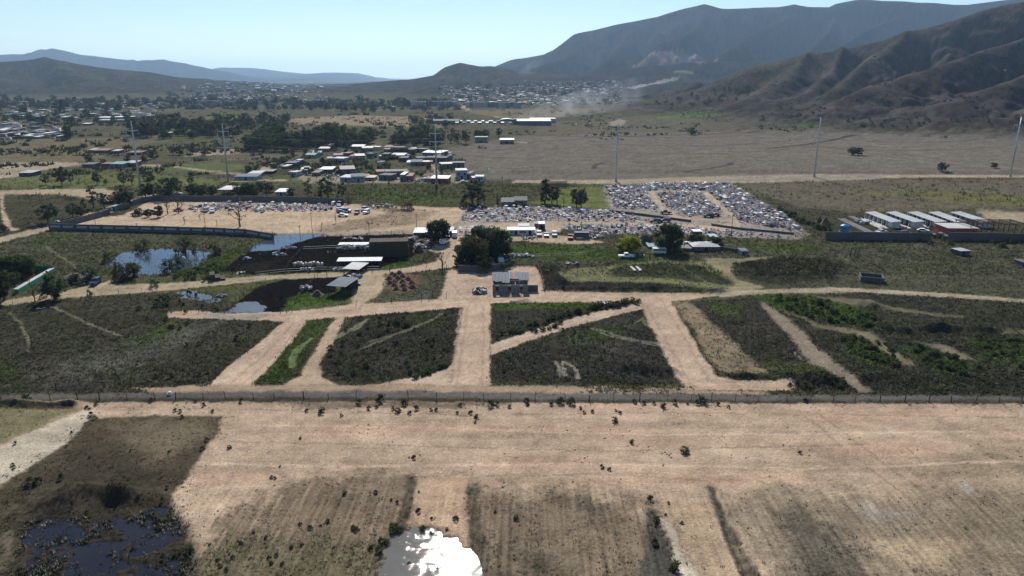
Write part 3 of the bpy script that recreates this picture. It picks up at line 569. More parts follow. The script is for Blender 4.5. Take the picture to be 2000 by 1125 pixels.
# split the sheet into the pieces of the setting, sharing their borders
nr, nc = len(rows), len(uc)
i = np.arange(nr * nc).reshape(nr, nc)
F = np.stack([i[:-1, :-1], i[:-1, 1:], i[1:, 1:], i[1:, :-1]], -1).reshape(-1, 4)
def cname(q): return 'ground' if q == 0 or LAY[q-1][0] in ('ground', 'hill') else LAY[q-1][0] + '#%d' % q
fk = np.where(dom[F[:, 0]] > 0, -dom[F[:, 0]], cls[F[:, 0]])
names = {}
for q in np.unique(fk): names.setdefault('hill!' + HK[-q] if q < 0 else cname(int(q)), []).append(q)
HN = {'far': ('mountain_range', 'hazy blue mountain range on the left horizon'), 'town_ridge': ('hill', 'low hazy ridge with a far town in the valley gap'), 'left': ('hill', 'brown hill behind the valley on the left'), 'mid': ('hill', 'low brown hill behind the far town'), 'big': ('mountain', 'big dark mountain filling the upper right skyline'), 'bench': ('terraced_slope', 'terraced slope at the foot of the big mountain'), 'near': ('hill', 'near grey brown hill with spurs on the right')}
GV = np.stack([GX, GY, GZ], 1)
LN = {'dirt_road': 'bare tan dirt road', 'field': 'weedy dark green field', 'pasture': 'dry grey pasture', 'yard': 'bare tan yard', 'mud': 'dark muddy cattle pen floor', 'asphalt_road': 'grey asphalt road running across the picture'}
for nm, ids in names.items():
    f = F[np.isin(fk, ids)]
    if len(f) < 12 and nm != 'ground': f = f[:0] if False else f
    u, inv = np.unique(f, return_inverse=True)
    on = HN[nm[5:]][0] if nm.startswith('hill!') else nm.split('#')[0]
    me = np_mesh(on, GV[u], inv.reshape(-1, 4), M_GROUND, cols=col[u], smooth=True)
    o = obj(on, me); o['kind'] = 'structure'
    o['label'] = HN[nm[5:]][1] if nm.startswith('hill!') else LN.get(on, 'bare earth and dry grass of the valley floor')
# the country around, beyond what the sheet covers
mb = MB(); mb.box(-41500, 41500, -9000, 30000, -9, -3)
o = mb.obj('ground', mat('valley_soil', (.11, .10, .065), .95, .3, .02)); o['kind'] = 'structure'
_lr = np.log(np.maximum(rows, 1)); _G2 = GZ.reshape(nr, nc)
def surf(x, y):
    """height of the finished ground sheet"""
    x = np.atleast_1d(np.asarray(x, float)); y = np.atleast_1d(np.asarray(y, float))
    r_ = np.clip(np.searchsorted(rows, y) - 1, 0, nr - 2); u = x / (y + 6); c_ = np.clip(np.searchsorted(uc, u) - 1, 0, nc - 2)
    a = np.clip((y - rows[r_]) / (rows[r_ + 1] - rows[r_]), 0, 1); b = np.clip((u - uc[c_]) / (uc[c_ + 1] - uc[c_]), 0, 1)
    return (_G2[r_, c_] * (1 - b) + _G2[r_, c_ + 1] * b) * (1 - a) + (_G2[r_ + 1, c_] * (1 - b) + _G2[r_ + 1, c_ + 1] * b) * a
hz = surf
def relief(x, y, rough): return np.zeros(np.shape(x))
def ground_z(x, y): return float(surf(x, y)[0])
_PC.clear()
# water sheets
W_BLUE = water_mat('pond_water', (.022, .026, .032), .06, 1.6, .02); W_NEAR = water_mat('rippled_water', (.085, .08, .07), .03, 7.0, .0075, True); W_DARK = water_mat('dark_flood_water', (.012, .013, .018), .12, 2.5, .015); W_DARK.node_tree.nodes['Principled BSDF'].inputs['Specular IOR Level'].default_value = .22; W_MUD = water_mat('slurry_water', (.06, .065, .06), .12, 1.5, .02)
for k, lab in (('near', 'shallow pond glittering in the sun at the bottom of the lot'), ('left', 'dark blue flooded patch with weeds in the lower left corner'), ('mid', 'blue pond with shrubs beside the compound wall'), ('pen', 'flooded corner of the cattle pens'), ('cow', 'puddle where two dark cattle stand'), ('slurry', 'slurry puddle in the lower pen')):
    Q = PONDS[k]; c = Q.mean(0); Q2 = Q + (Q - c) / np.linalg.norm(Q - c, axis=1)[:, None] * 1.7; mb = MB(); mb.quad([(p[0], p[1], -.13) for p in Q2][::-1])
    if mb.f:
        a = sum(Q2[j][0] * Q2[(j+1) % len(Q2)][1] - Q2[(j+1) % len(Q2)][0] * Q2[j][1] for j in range(len(Q2)))
        if a > 0: mb.f[0] = mb.f[0][::-1]
    o = mb.obj('pond' if k in ('near', 'left', 'mid', 'pen') else 'puddle', W_NEAR if k == 'near' else W_DARK if k == 'left' else W_MUD if k.startswith('slu') or k == 'cow' else W_BLUE)
    tag(o, lab, None, None, 'structure')

# ------------------------------------------------------------------ plants
M_BARK = mat('bark', (.11, .085, .065), .95, .35, 3.)
def leafm(n, c, tr=.5): return mat('leaves_' + n, c, .8, .3, .6, spec=.04, rnd=.28, trans=tr)
L_EUC = leafm('grey_green', (.068, .082, .050)); L_DARK = leafm('dark', (.048, .070, .032), .45); L_GREEN = leafm('green', (.060, .082, .036)); L_YEL = leafm('yellow_green', (.30, .34, .05), .6)
L_DRY = leafm('dry', (.10, .085, .055)); L_OLIVE = leafm('olive', (.060, .062, .034)); L_SHRUB = leafm('shrub', (.070, .082, .040)); L_BROWN = leafm('brown_shrub', (.085, .062, .042)); L_RUST = leafm('rust', (.10, .05, .025))
def leaves(C0, size, n, r, flat=.7):
    """n leaf quads in a clump round C0"""
    g = r.normal(size=(n, 3)); g /= np.linalg.norm(g, axis=1)[:, None]; g *= (r.random((n, 1)) ** .45)
    c = C0[:3] + g * np.array((C0[3], C0[3], C0[3] * flat))
    a = r.normal(size=(n, 3)); a /= np.linalg.norm(a, axis=1)[:, None]; b = np.cross(a, r.normal(size=(n, 3))); b /= np.linalg.norm(b, axis=1)[:, None]
    s = size * (.6 + .8 * r.random((n, 1)))
    return np.stack([c - a * s, c + b * s * .55, c + a * s, c - b * s * .55], 1).reshape(-1, 3)
def limb(mb, p, q, r0, r1, r, bend=.12, seg=3, n=5):
    p, q = Vector(p), Vector(q); L = (q - p).length; last = p
    for k in range(1, seg + 1):
        t = k / seg; c = p.lerp(q, t) + Vector(r.normal(size=3)) * L * bend * (0 if k == seg else .5)
        mb.tube(last, c, r0 + (r1 - r0) * (k - 1) / seg, r0 + (r1 - r0) * t, n, cap=False); last = c
TREES = {}
def tree_proto(kind, var):
    """trunk and crown meshes of unit height (1 m); scaled when placed"""
    key = (kind, var)
    if key in TREES: return TREES[key]
    r = np.random.default_rng(abs(hash((kind == 'euc', kind == 'round', kind == 'bare', len(kind), ord(kind[0]), var))) % 99991)
    K = dict(euc=(L_EUC, .28, 32, 50, .038, .24, .11), thin=(L_EUC, .17, 20, 36, .034, .26, .08), round=(L_DARK, .42, 36, 60, .036, .14, .145), green=(L_GREEN, .40, 40, 64, .042, .13, .17), olive=(L_OLIVE, .38, 34, 56, .042, .18, .16),
             poplar=(L_DARK, .15, 18, 40, .035, .10, .085), cypress=(L_DARK, .085, 18, 36, .03, .04, .06), willow=(L_YEL, .48, 50, 80, .04, .10, .17), bush=(L_OLIVE, .52, 26, 44, .045, .0, .20), darkbush=(L_DARK, .50, 26, 44, .045, .0, .2), bare=(L_DRY, .30, 10, 7, .030, .35, .10), dead=(L_RUST, .22, 8, 9, .035, .35, .09), palm=(L_GREEN, .22, 0, 0, .1, .7, .2), pine=(L_DARK, .20, 26, 40, .035, .08, .09), dense=(L_DARK, .42, 70, 90, .034, .12, .15), umb=(L_GREEN, .55, 26, 90, .05, .4, .18))[kind]
    lm, wd, ncl, nl, ls, base, cr = K
    cl = []
    for k in range(ncl):
        t = (k + r.random()) / ncl; z = base + (1 - base - cr * .6) * t
        tt = (z - base) / (1 - base)
        if kind in ('euc', 'thin', 'bare', 'dead'): prof = .45 + .75 * math.sin(math.pi * min(1, tt * .85 + .12))
        elif kind in ('cypress', 'pine'): prof = 1.05 - .85 * tt
        elif kind == 'poplar': prof = math.sin(math.pi * (tt * .8 + .15))
        elif kind == 'umb': prof = 1
        elif kind in ('bush', 'darkbush'): prof = math.sqrt(max(0, 1 - tt * tt * .9))
        else: prof = math.sqrt(max(.05, 1 - (2 * tt - .85) ** 2 * .75))
        rad = wd * prof * (.2 + .95 * r.random() ** .7); an = r.random() * 6.283
        cl.append((rad * math.cos(an), rad * math.sin(an), z, cr * (.65 + .6 * r.random())))
    V = [leaves(np.array(c), ls, nl, r, .75 if kind != 'umb' else .45) for c in cl]
    mb = MB()
    if kind == 'palm':
        limb(mb, (0, 0, 0), (.03, 0, .8), .03, .024, r, .03, 3, 6)
        fr = []
        for k in range(20):
            an = k * 2.4; el = r.uniform(-.5, .9)
            for s in range(6):
                t0, t1 = s / 6, (s + 1) / 6
                def pt(t): return np.array((math.cos(an) * math.cos(el) * t * .24, math.sin(an) * math.cos(el) * t * .24, .8 + math.sin(el) * t * .22 - t * t * .12))
                a, b = pt(t0), pt(t1); sd_ = np.array((-math.sin(an), math.cos(an), -.4)) * .035
                fr += [a, a + sd_, b + sd_ * .8, b, a, b, b - sd_ * .8 * np.array((1, 1, -1)), a - sd_ * np.array((1, 1, -1))]
        V = [np.array(fr)]
    else:
        th = base + (1 - base) * .55 if kind not in ('bush', 'darkbush') else .25
        tr0 = .03 if kind in ('euc', 'thin', 'bare', 'poplar') else .04
        limb(mb, (0, 0, 0), (r.normal() * .02, r.normal() * .02, th), tr0, tr0 * .45, r, .05, 4, 6)
        for c in cl[:: 2 if kind not in ('bare', 'dead') else 1]:
            z0 = min(th, max(base * .6, c[2] - wd * (.5 + .5 * r.random())))
            limb(mb, (0, 0, z0), c[:3], tr0 * .5, tr0 * .12, r, .14, 3, 4)
            if kind in ('bare', 'dead'):
                for _ in range(3): limb(mb, c[:3], np.array(c[:3]) + r.normal(size=3) * cr * .9 + (0, 0, cr * .5), tr0 * .16, tr0 * .05, r, .1, 1, 3)
    V = np.concatenate(V); nf = len(V) // 4
    crown = np_mesh('crown', V, np.arange(nf * 4).reshape(-1, 4), lm)
    trunk = mb.mesh('trunk', M_BARK)
    tv = np.array(mb.v); both_f = mb.f
    me = bpy.data.meshes.new('tree'); me.from_pydata(list(map(tuple, V)) + mb.v, [], [list(range(4*k, 4*k+4)) for k in range(nf)] + [[len(V) + q for q in f] for f in both_f])
    me.materials.append(lm); me.materials.append(M_BARK); me.polygons.foreach_set('material_index', [0] * nf + [1] * len(both_f)); me.update()
    TREES[key] = (trunk, crown, me); return TREES[key]
TN = dict(euc='eucalyptus_tree', thin='eucalyptus_tree', round='round_tree', dense='round_tree', green='leafy_tree', olive='olive_tree', poplar='poplar_tree', cypress='cypress_tree', willow='willow_tree', bush='bush', darkbush='bush', bare='bare_tree', dead='dead_tree', palm='palm_tree', pine='pine_tree', umb='shade_tree')
_tc = [0]
def tree(px, py, hpx, kind, label, group=None, wide=1., parts=True, at=None):
    q = G(px, py) if at is None else at; h = hpx * mpp(px, py) / .96; _tc[0] += 1
    trunk, crown, both = tree_proto(kind, _tc[0] % 3); rz = random.random() * 6.28
    if parts:
        t = thing(TN[kind], label, 'bush' if 'bush' in kind else 'tree', q, rz, group); t.scale = (h * wide, h * wide, h)
        obj('trunk', trunk, t); obj('crown', crown, t)
    else:
        t = obj(TN[kind], both, None, q, rz, (h * wide, h * wide, h)); tag(t, label, 'tree', group)
    return t
# trees one by one: x, y of the foot, height in the photo, kind, width factor, label
for a in [(90,361,20,'euc',1,'small grey green tree, leftmost in the row along the far field edge'), (121,362,35,'euc',1,'tallest leafy tree in the row along the far left field edge'), (139,361,23,'thin',1,'thin tree just right of the tallest one in the far left row'), (155,360,17,'bare',1,'faint bare sapling in the far left tree row'),
          (190,361,24,'euc',1,'grey tree in the middle of the far left row'), (206,361,10,'euc',1.2,'tiny young tree in the far left row'), (241,362,24,'euc',1,'grey green tree two places left of the tall steel pole'), (258,362,24,'thin',1.2,'thin tree next left of the tall steel pole'), (292,362,27,'euc',1,'leafy tree just right of the tall steel pole'), (374,362,26,'thin',1.3,'slim dark tree leaning right, alone in the field'), (428,356,17,'bare',1,'grey bare tree left of the second steel pole'),
          (95,436,38,'euc',1.25,'round crowned leafy tree beside the dirt road left of the compound'), (143,424,28,'euc',1,'leafy tree by the dirt road left of the compound wall'), (158,421,20,'olive',1,'low tree by the dirt road touching its taller neighbour'), (165,412,22,'thin',1,'thin tree by the road behind the low tree'), (183,407,42,'thin',1.1,'tall slender tree beside the road bend left of the compound'), (204,407,30,'euc',.9,'slender leafy tree just right of the tall slender one'), (246,396,30,'euc',1.1,'dark leafy tree near the road and the far compound corner'), (234,398,18,'euc',1,'small tree left of the dark leafy one by the road'),
          (57,444,22,'bare',1,'bare tree on the left road verge'), (46,451,15,'bare',1.2,'small bare tree on the left road verge'), (18,456,18,'bare',1,'bare tree near the left picture edge by the road'), (8,452,14,'olive',1,'low olive tree at the left picture edge by the road'),
          (232,404,30,'round',1.2,'dark spreading tree over the small white hut'), (252,403,30,'euc',1,'tree right of the small white hut'), (284,384,26,'round',1.1,'dark tree at the far left corner outside the compound'), (300,383,26,'olive',1,'olive tree behind the left part of the far wall'), (312,384,24,'bare',1.2,'greyish tree behind the far compound wall'), (330,388,42,'round',1,'tallest dark tree behind the far compound wall'), (345,378,30,'euc',1,'tree right of the tallest dark one behind the far wall'),
          (271,421,14,'olive',1.2,'small round tree over the black car in the yard'), (289,424,16,'round',.9,'small dark tree over the parked cars in the yard'), (309,424,22,'olive',1,'grey green tree right of the parked cars in the yard'), (328,418,34,'dead',.8,'narrow brownish tree in the sandy yard'), (349,415,36,'bare',1.3,'wide bare tree in the sandy yard'), (361,437,15,'dead',1,'dead stump like tree by the near compound wall'), (391,431,17,'bare',.8,'small bare tree in the middle of the sandy yard'), (469,443,54,'bare',1,'tall bare tree behind the right end of the near wall'), (628,448,14,'bare',1,'small bare tree in the right part of the yard'), (656,436,18,'dead',.7,'dead tree with stubby branches in the yard'),
          (376,379,20,'green',1.2,'green tree at the left end of the orchard by the white canopy'), (394,381,20,'green',1.2,'green orchard tree left of the white canopy'), (413,382,20,'green',1.2,'green orchard tree just in front of the white canopy'), (457,372,16,'round',1.1,'dark round tree right of the white canopy'), (474,385,28,'green',1.1,'big green tree right of the white canopy'), (491,384,26,'green',1.1,'big green tree at the right end of the orchard'), (508,372,18,'green',1.2,'green tree behind the orchard end'), (525,375,18,'olive',1.2,'olive tree right of the orchard'), (567,385,18,'round',1,'dark small tree beside the white roofed hut'),
          (602,387,34,'thin',1,'thin grey tree behind the far wall'), (628,389,36,'poplar',1.2,'dark dense narrow tree behind the far wall'), (641,389,44,'thin',1.3,'tall airy tree behind the far wall'), (669,390,33,'thin',1.1,'slim tree near the right end of the far wall'), (680,398,16,'bush',.7,'bush at the right end of the far wall'), (796,410,16,'bush',1.3,'large round green bush on the edge of the weedy field'),
          (923,402,50,'thin',1.8,'tall airy tree, left one of the pair by the cemetery corner'), (934,400,46,'thin',1.6,'tall airy tree, right one of the pair by the cemetery corner'), (906,406,20,'bush',.7,'bush at the corner of the cemetery lane'), (920,410,12,'bush',1.2,'low green bush below the airy trees'), (938,403,20,'palm',1,'palm tree right of the airy pair'), (946,404,20,'palm',1,'second palm tree, nearer the dark cypress'), (971,402,24,'cypress',1,'narrow dark cypress left of the grey house'),
          (1064,397,46,'poplar',1.3,'tall narrow tree at the left end of the green field'), (1078,398,34,'euc',1,'tree in the middle of the group on the green field'), (1088,400,34,'thin',1.2,'slim tree right in the group on the green field'), (1101,402,18,'bare',1,'small bare tree on the green field'), (1126,406,36,'euc',.9,'left stem of the broad tree in the green field'), (1135,407,37,'euc',1,'right stem of the broad tree in the green field'),
          (856,474,44,'dense',.9,'dark tree beside the white roofed shed'), (866,472,40,'round',.8,'dark tree between the white shed and the lane'), (864,527,36,'dead',1,'withered brown tree at the fence gate'),
          (915,512,50,'dense',1,'dark tree at the left of the big clump by the lane'), (930,518,52,'olive',1,'front tree of the big dark clump by the lane'), (944,500,56,'dense',1,'tallest tree in the middle of the big dark clump'), (960,497,52,'olive',.9,'tree at the back of the big dark clump'), (974,506,58,'dense',.9,'right hand tree of the big dark clump'), (905,520,36,'round',1,'small tree at the left foot of the big clump'), (945,528,32,'round',1.1,'low dark tree at the front of the big clump'), (894,520,18,'green',.8,'young tree by the lane left of the big clump'), (946,530,22,'umb',1.1,'flat topped bright green tree in front of the block wall'), (985,528,16,'umb',1,'small flat topped tree right of the bright green one'),
          (1228,494,35,'willow',1.1,'bright yellow green dome shaped willow on the grass'), (1307,490,53,'dense',1.05,'very large dark round tree beside the farmhouse'), (1270,478,18,'bush',.8,'green bush behind the willow'), (1353,480,22,'green',1,'left of two green trees behind the farmhouse'), (1363,480,22,'green',1,'right of two green trees behind the farmhouse'), (1391,482,20,'green',1,'green tree below the green roofed hut'), (1400,482,18,'green',1,'green tree right of the green roofed hut'), (1408,485,14,'bush',1,'bush right of the farmhouse'),
          (1351,263,14,'round',1.4,'lone round dark tree on the far grey pasture'), (1665,303,15,'olive',1.3,'left tree of the pair on the grey pasture'), (1676,303,15,'olive',1.2,'right tree of the pair on the grey pasture'), (1840,334,16,'round',1.3,'lone dark tree on the right of the pasture'), (1941,328,10,'olive',1.4,'small lone tree near the rightmost pole'), (1222,264,6,'round',1.5,'tiny dark tree on the pasture behind the pole'), (1560,228,7,'bush',1.5,'dark bush at the foot of the hill'),
          (108,584,52,'green',.85,'tall airy tree beside the dirt road in the lower left'), (68,590,46,'bare',.9,'leaning bare tree by the dirt road in the lower left'), (38,540,42,'dense',1.35,'large dark tree in the left garden'), (28,556,26,'darkbush',1,'dark shrubby tree in front of the large garden tree'), (4,540,38,'dense',1,'green tree cut by the left picture edge'), (8,588,64,'olive',.9,'tall olive tree at the left picture edge'), (-12,592,50,'olive',1,'olive tree half outside the left picture edge'),
          (281,489,26,'darkbush',1,'dark bush on the far bank of the pond'), (363,494,36,'darkbush',1,'largest dark bush on the far right bank of the pond'), (397,492,22,'dead',.8,'dead dark shrub right of the largest pond bush'), (418,498,22,'bush',1,'green bush at the right end of the pond'), (328,531,30,'darkbush',.9,'dark bush standing in the pond'), (345,520,24,'darkbush',1.1,'dark bush on the small spit in the pond'), (250,545,32,'bush',1.3,'broad olive bush on the near bank of the pond'), (232,530,20,'darkbush',.9,'small dark bush in the pond near the left bank'), (212,512,20,'bush',1,'brownish bush on the left bank of the pond'), (262,540,26,'olive',1.1,'round olive bush on the near bank beside the fence'),
          (145,553,18,'olive',1.2,'olive tree over the brown hut'), (178,550,28,'darkbush',1.2,'dark spreading bush over the parked car by the hut'), (301,560,16,'darkbush',1,'dark bush on the dirt road verge'), (237,552,10,'bush',1.2,'small round bush right of the brown hut'), (85,583,10,'bush',1.2,'small bush on the verge in the lower left'), (175,577,12,'bush',1,'small bush at the fence by the dirt road'),
          (910,281,26,'euc',1,'leafy tree on the edge of the grey pasture'), (880,279,18,'euc',.9,'tree on the near edge of the industrial yard'), (893,276,16,'olive',1,'low tree on the pasture edge'), (935,272,18,'olive',1.1,'tree behind the left half of the teal hut'), (947,272,18,'olive',1.1,'tree behind the right half of the teal hut'), (974,268,18,'euc',.9,'lone tree behind the corrals'), (885,266,16,'thin',1,'thin tree left of the industrial yard'),
          (130,272,26,'pine',1.3,'pyramid shaped dark tree, left of the pair in the valley'), (137,271,24,'pine',1.3,'pyramid shaped dark tree, right of the pair in the valley'), (164,290,10,'olive',1.3,'small umbrella shaped tree on the brown field'), (176,320,18,'round',1,'dark round tree at the left farmstead'), (202,322,12,'round',1.2,'squat dark tree at the left farmstead'), (250,316,12,'round',1.2,'dark tree behind the left farmstead'), (283,318,14,'round',1.2,'dark shrubby tree right of the tall steel pole'), (299,311,18,'round',1.2,'dark tree right of the left farmstead'), (338,302,16,'euc',1.1,'leafy tree in the middle of the left fields'), (351,303,16,'round',1.2,'dark tree in the middle of the left fields'), (377,302,18,'euc',1,'leafy tree left of the round dark one'), (400,303,12,'round',1.3,'round dark tree beside the pale track'), (487,338,16,'round',1.1,'dark round tree left of the farm shed'), (501,336,14,'round',1,'second dark tree left of the farm shed'), (559,300,14,'round',1,'lone tree on the field left of the village'), (537,330,10,'round',1.2,'small dark tree at the village edge'), (730,306,10,'round',1.5,'low dark tree among the village houses'), (803,310,14,'cypress',2,'dark tree in the village lane')]:
    tree(a[0], a[1], a[2], a[3], a[5], None, a[4])
# groves: too many to tell apart
def grove(n, box, h, kinds, label, group):
    x0, x1, y0, y1 = box
    for k in range(n):
        px = x0 + (x1 - x0) * ((k + random.random()) / n); py = y0 + (y1 - y0) * random.random()
        hh = random.uniform(*h); kd = random.choice(kinds); f = (hh - h[0]) / (h[1] - h[0])
        lab = '%s %s %s, %s' % ('tall' if f > .66 else 'short' if f < .33 else 'middling', dict(euc='loose crowned', round='dark round', poplar='narrow', olive='olive', green='green', thin='slender')[kd], label, ('left end', 'left half', 'middle', 'right half', 'right end')[min(4, int(5 * k / n))])
        tree(px, py, hh, kd, lab, group, random.uniform(.9, 1.25), parts=False)
grove(40, (482,690,278,297), (16,40), ['euc','round','round','poplar','olive'], 'tree in the dense dark grove behind the village', 'dense grove behind the village')
grove(18, (600,735,270,286), (12,28), ['euc','round','green'], 'tree at the back of the village grove', 'back of the village grove')
grove(20, (765,862,270,290), (12,30), ['euc','round','green','olive'], 'tree in the grove left of the grey pasture', 'grove left of the pasture')
grove(30, (560,900,292,345), (6,15), ['green','round','olive'], 'low tree among the village houses', 'trees among the village houses')
grove(34, (258,480,244,269), (11,30), ['euc','round','poplar','olive'], 'tree in the belt left of the village', 'tree belt left of the village')
grove(22, (255,440,262,272), (10,18), ['round','olive'], 'bushy tree at the foot of the left belt', 'low trees of the left belt')
grove(24, (475,565,240,256), (12,22), ['euc','thin'], 'airy tree in the belt beyond the grove', 'airy trees beyond the grove')
grove(58, (-20,500,197,209), (6,15), ['euc','round','olive'], 'tree in the long dark belt below the left hill', 'long belt below the left hill')
grove(64, (480,880,201,220), (7,16), ['euc','round','olive'], 'tree in the long belt before the far town', 'long belt before the far town')
grove(26, (-10,260,210,242), (9,18), ['euc','round','olive'], 'scattered tree among the far left houses', 'trees among the far left houses')
grove(14, (800,880,232,250), (8,16), ['euc','round'], 'tree left of the industrial yard', 'trees left of the industrial yard')
grove(20, (1000,1200,180,206), (4,8), ['round','olive'], 'small tree between the houses of the far town', 'trees of the far town')

# shrubs: domes of small leaves
def shrub_proto(seed, lm, n=14):
    r = np.random.default_rng(seed); V = []
    for k in range(n):
        an = r.random() * 6.283; t = r.random(); rad = .36 * math.sqrt(max(0, 1 - t * t)) * (.5 + .5 * r.random())
        V.append(leaves(np.array((rad * math.cos(an), rad * math.sin(an), .10 + .50 * t, .20 * (.7 + .6 * r.random()))), .085, 16, r, .8))
    V = np.concatenate(V); V[:, 2] = np.maximum(V[:, 2], -.02)
    return np_mesh('shrub', V, np.arange(len(V)).reshape(-1, 4), lm)
SHR = [shrub_proto(s, l) for s, l in ((1, L_SHRUB), (2, L_SHRUB), (3, L_OLIVE), (4, L_BROWN), (5, L_GREEN), (6, L_GREEN))]
def shrub(px, py, wpx, which, label, group=None, tall=1., at=None):
    q = G(px, py) if at is None else at; s = wpx * 1.25 * mpp(px, py)
    if group: label = '%s, %s size' % (label.replace('small ', ''), 'large' if wpx > 11 else 'middle' if wpx > 8 else 'small')
    o = obj('shrub', SHR[which], None, (q[0], q[1], q[2] - .05), random.random() * 6.28, (s, s, s * tall)); return tag(o, label, 'shrub', group)
for a in [(629,806,14,0,'pale green round shrub, left of a row of shrubs below the fence'), (777,806,12,0,'dark round shrub on pale silt in the row below the fence'), (931,816,10,0,'isolated dark shrub standing right of the row below the fence'), (1115,787,17,4,'bright green shrub, right of the pair touching the fence'), (1094,786,16,4,'bright green shrub, left of the pair touching the fence'), (1372,787,16,4,'bright green shrub at the fence, biggest on the right half'), (1297,796,13,0,'dark green round shrub set below the fence on the right'), (1200,823,13,0,'round dark shrub alone on bare ground below the fence'), (1337,884,17,0,'biggest round shrub alone on the bare lot'), (1235,865,10,0,'small round shrub up left of the biggest one on the lot'), (674,966,10,0,'small round shrub on bare ground left of the dark strip'), (1320,1112,24,0,'large round shrub on the pale strip at the bottom edge'), (1280,1063,17,3,'brown dome shrub on the dark strip near the bottom'), (1282,1014,14,4,'green shrub at the head of the dark strip'), (1009,1014,12,0,'round shrub right of the middle dark strip'), (448,874,9,0,'small shrub alone on the bare ground right of the dark patch'), (587,857,6,0,'tiny shrub alone in the middle of the bare lot'), (808,896,10,3,'brownish shrub in the middle of the bare lot'), (850,1109,15,4,'shrub standing in the right of the near pond'), (800,1099,13,4,'green shrub standing in the middle of the near pond'), (1562,885,8,3,'small brown shrub on the right of the bare lot'), (1332,1022,7,3,'small brown shrub right of the dark strip head'), (309,1032,12,4,'round green shrub at the edge of the flooded patch'), (370,1078,18,4,'dark green shrub on the bank of the flooded patch'), (745,784,18,2,'broad olive shrub touching the fence above the shrub row'), (52,782,16,4,'light green shrub on the verge at the far left of the road'), (1160,566,0,0,'')]:
    if a[4]: shrub(*a)
for k, (x, y, wd, c) in enumerate([(599,803,8,3),(667,813,7,3),(721,800,9,2),(736,797,8,3),(767,801,8,2),(800,810,9,3),(813,801,11,2),(842,803,7,3),(852,803,8,3),(893,808,7,3),(919,808,9,3),(928,826,6,3),(790,791,15,3),(703,790,12,2),(957,793,15,2),(972,792,11,2),(899,793,9,3),(995,796,8,3),(1030,791,9,3),(1029,785,12,1),(1077,790,9,3),(1134,797,7,3),(1157,804,8,3),(1141,806,7,3),(1211,807,8,3),(1203,802,6,3),(1239,786,9,1),(1258,789,9,3),(1277,789,8,2),(1318,789,12,1),(1343,790,6,3),(1361,789,11,1),(1403,791,8,2),(1423,796,7,1),(1574,784,11,3),(190,789,10,1),(169,797,8,3),(175,799,6,3),(295,784,10,1),(397,793,9,2),(415,804,7,3),(342,803,8,2),(352,805,9,1),(355,815,8,2),(382,785,7,3),(472,785,10,2),(178,812,11,1),(185,818,9,1)]):
    shrub(x, y, wd, c, '%s round shrub in the loose row below the fence, %s' % (('green','grey','olive','brown','leafy')[c], ('left of the lot' if x < 500 else 'left of centre' if x < 850 else 'centre' if x < 1100 else 'right')), 'shrubs in the loose row below the roadside fence')
for (x, y, wd, c) in [(547,911,5,0),(530,932,7,3),(537,934,7,3),(799,895,4,3),(1176,913,9,3),(1190,917,8,3),(1119,940,4,3),(1270,975,13,3),(1300,1006,6,3),(1281,1026,6,3),(1306,983,6,3),(586,1024,8,4),(606,1032,10,4),(640,1020,9,4),(690,1032,10,4),(696,1036,11,4),(626,1028,6,0),(590,1066,8,0),(570,1070,9,0),(652,1072,6,0),(525,1090,9,4),(540,1085,9,4),(530,1102,9,4),(552,1104,9,0),(817,1000,11,3),(843,1014,7,3),(890,1015,12,0),(966,1000,7,0),(873,1035,7,0),(825,1033,12,4),(843,1040,12,4),(818,962,5,3),(764,978,6,3),(776,982,7,3),(734,964,9,3),(770,1034,20,4),(780,1036,16,4),(745,1060,14,4),(756,1060,12,4),(740,1078,16,4),(725,1072,12,0),(430,1108,10,4),(442,1114,9,4),(455,1090,8,4),(425,1095,8,4),(410,1065,7,0),(495,1040,7,0),(520,1052,8,0),(470,1062,8,4)]:
    shrub(x, y, wd, c, 'small shrub scattered over the furrowed ground near the ponds', 'shrubs on the furrowed ground near the ponds')
for (x, y, wd) in [(30,868,8),(28,914,8),(140,846,7),(130,872,6),(25,910,8),(175,896,7),(255,882,6),(330,884,7),(404,860,9),(395,876,9),(326,954,9),(318,980,10),(250,940,6),(60,945,18),(75,943,16),(120,934,14),(240,975,7),(270,978,7),(170,1002,9),(335,1000,12),(318,1085,7),(317,1096,8)]:
    shrub(x, y, wd, 1, 'low shrub on the dark weedy ground in the lower left', 'shrubs on the dark ground in the lower left')
def strip(n, line, jit, wr, which, label, group):
    """shrubs along a line of photo points"""
    L = np.array(line, float)
    for k in range(n):
        t = (k + random.random()) / n * (len(L) - 1); i = min(int(t), len(L) - 2); p = L[i] + (L[i+1] - L[i]) * (t - i)
        shrub(p[0] + random.uniform(-6, 6), p[1] + random.uniform(-jit, jit), random.uniform(*wr), random.choice(which), label, group)
strip(46, [(975,660),(1030,640),(1080,625),(1140,610),(1200,598),(1248,592)], 4, (9,15), [0,1,4,2], 'round shrub in the dense hedge along the diagonal track', 'hedge along the diagonal track')
strip(9, [(985,653),(1060,645),(1110,632)], 2, (9,12), [0], 'round dark shrub on the pale edge of the diagonal track', 'shrubs on the pale edge of the diagonal track')
strip(14, [(812,740),(840,728),(876,712)], 2, (9,14), [0,4], 'dark shrub in the hedge at the lower corner of the middle field', 'hedge at the lower corner of the middle field')
def scatter(n, poly, wr, which, label, group):
    Q = np.array(poly, float); lo, hi = Q.min(0), Q.max(0); k = 0
    while k < n:
        p = lo + (hi - lo) * rng.random(2)
        if poly_sd(p[:1], p[1:], Q)[0] > 3: shrub(p[0], p[1], random.uniform(*wr), random.choice(which), label, group); k += 1
scatter(46, [(690,622),(890,606),(878,700),(800,735),(660,742),(630,710),(645,670)], (7,12), [0,1,4,2], 'round shrub dotted over the dark middle field', 'shrubs dotted over the dark middle field')
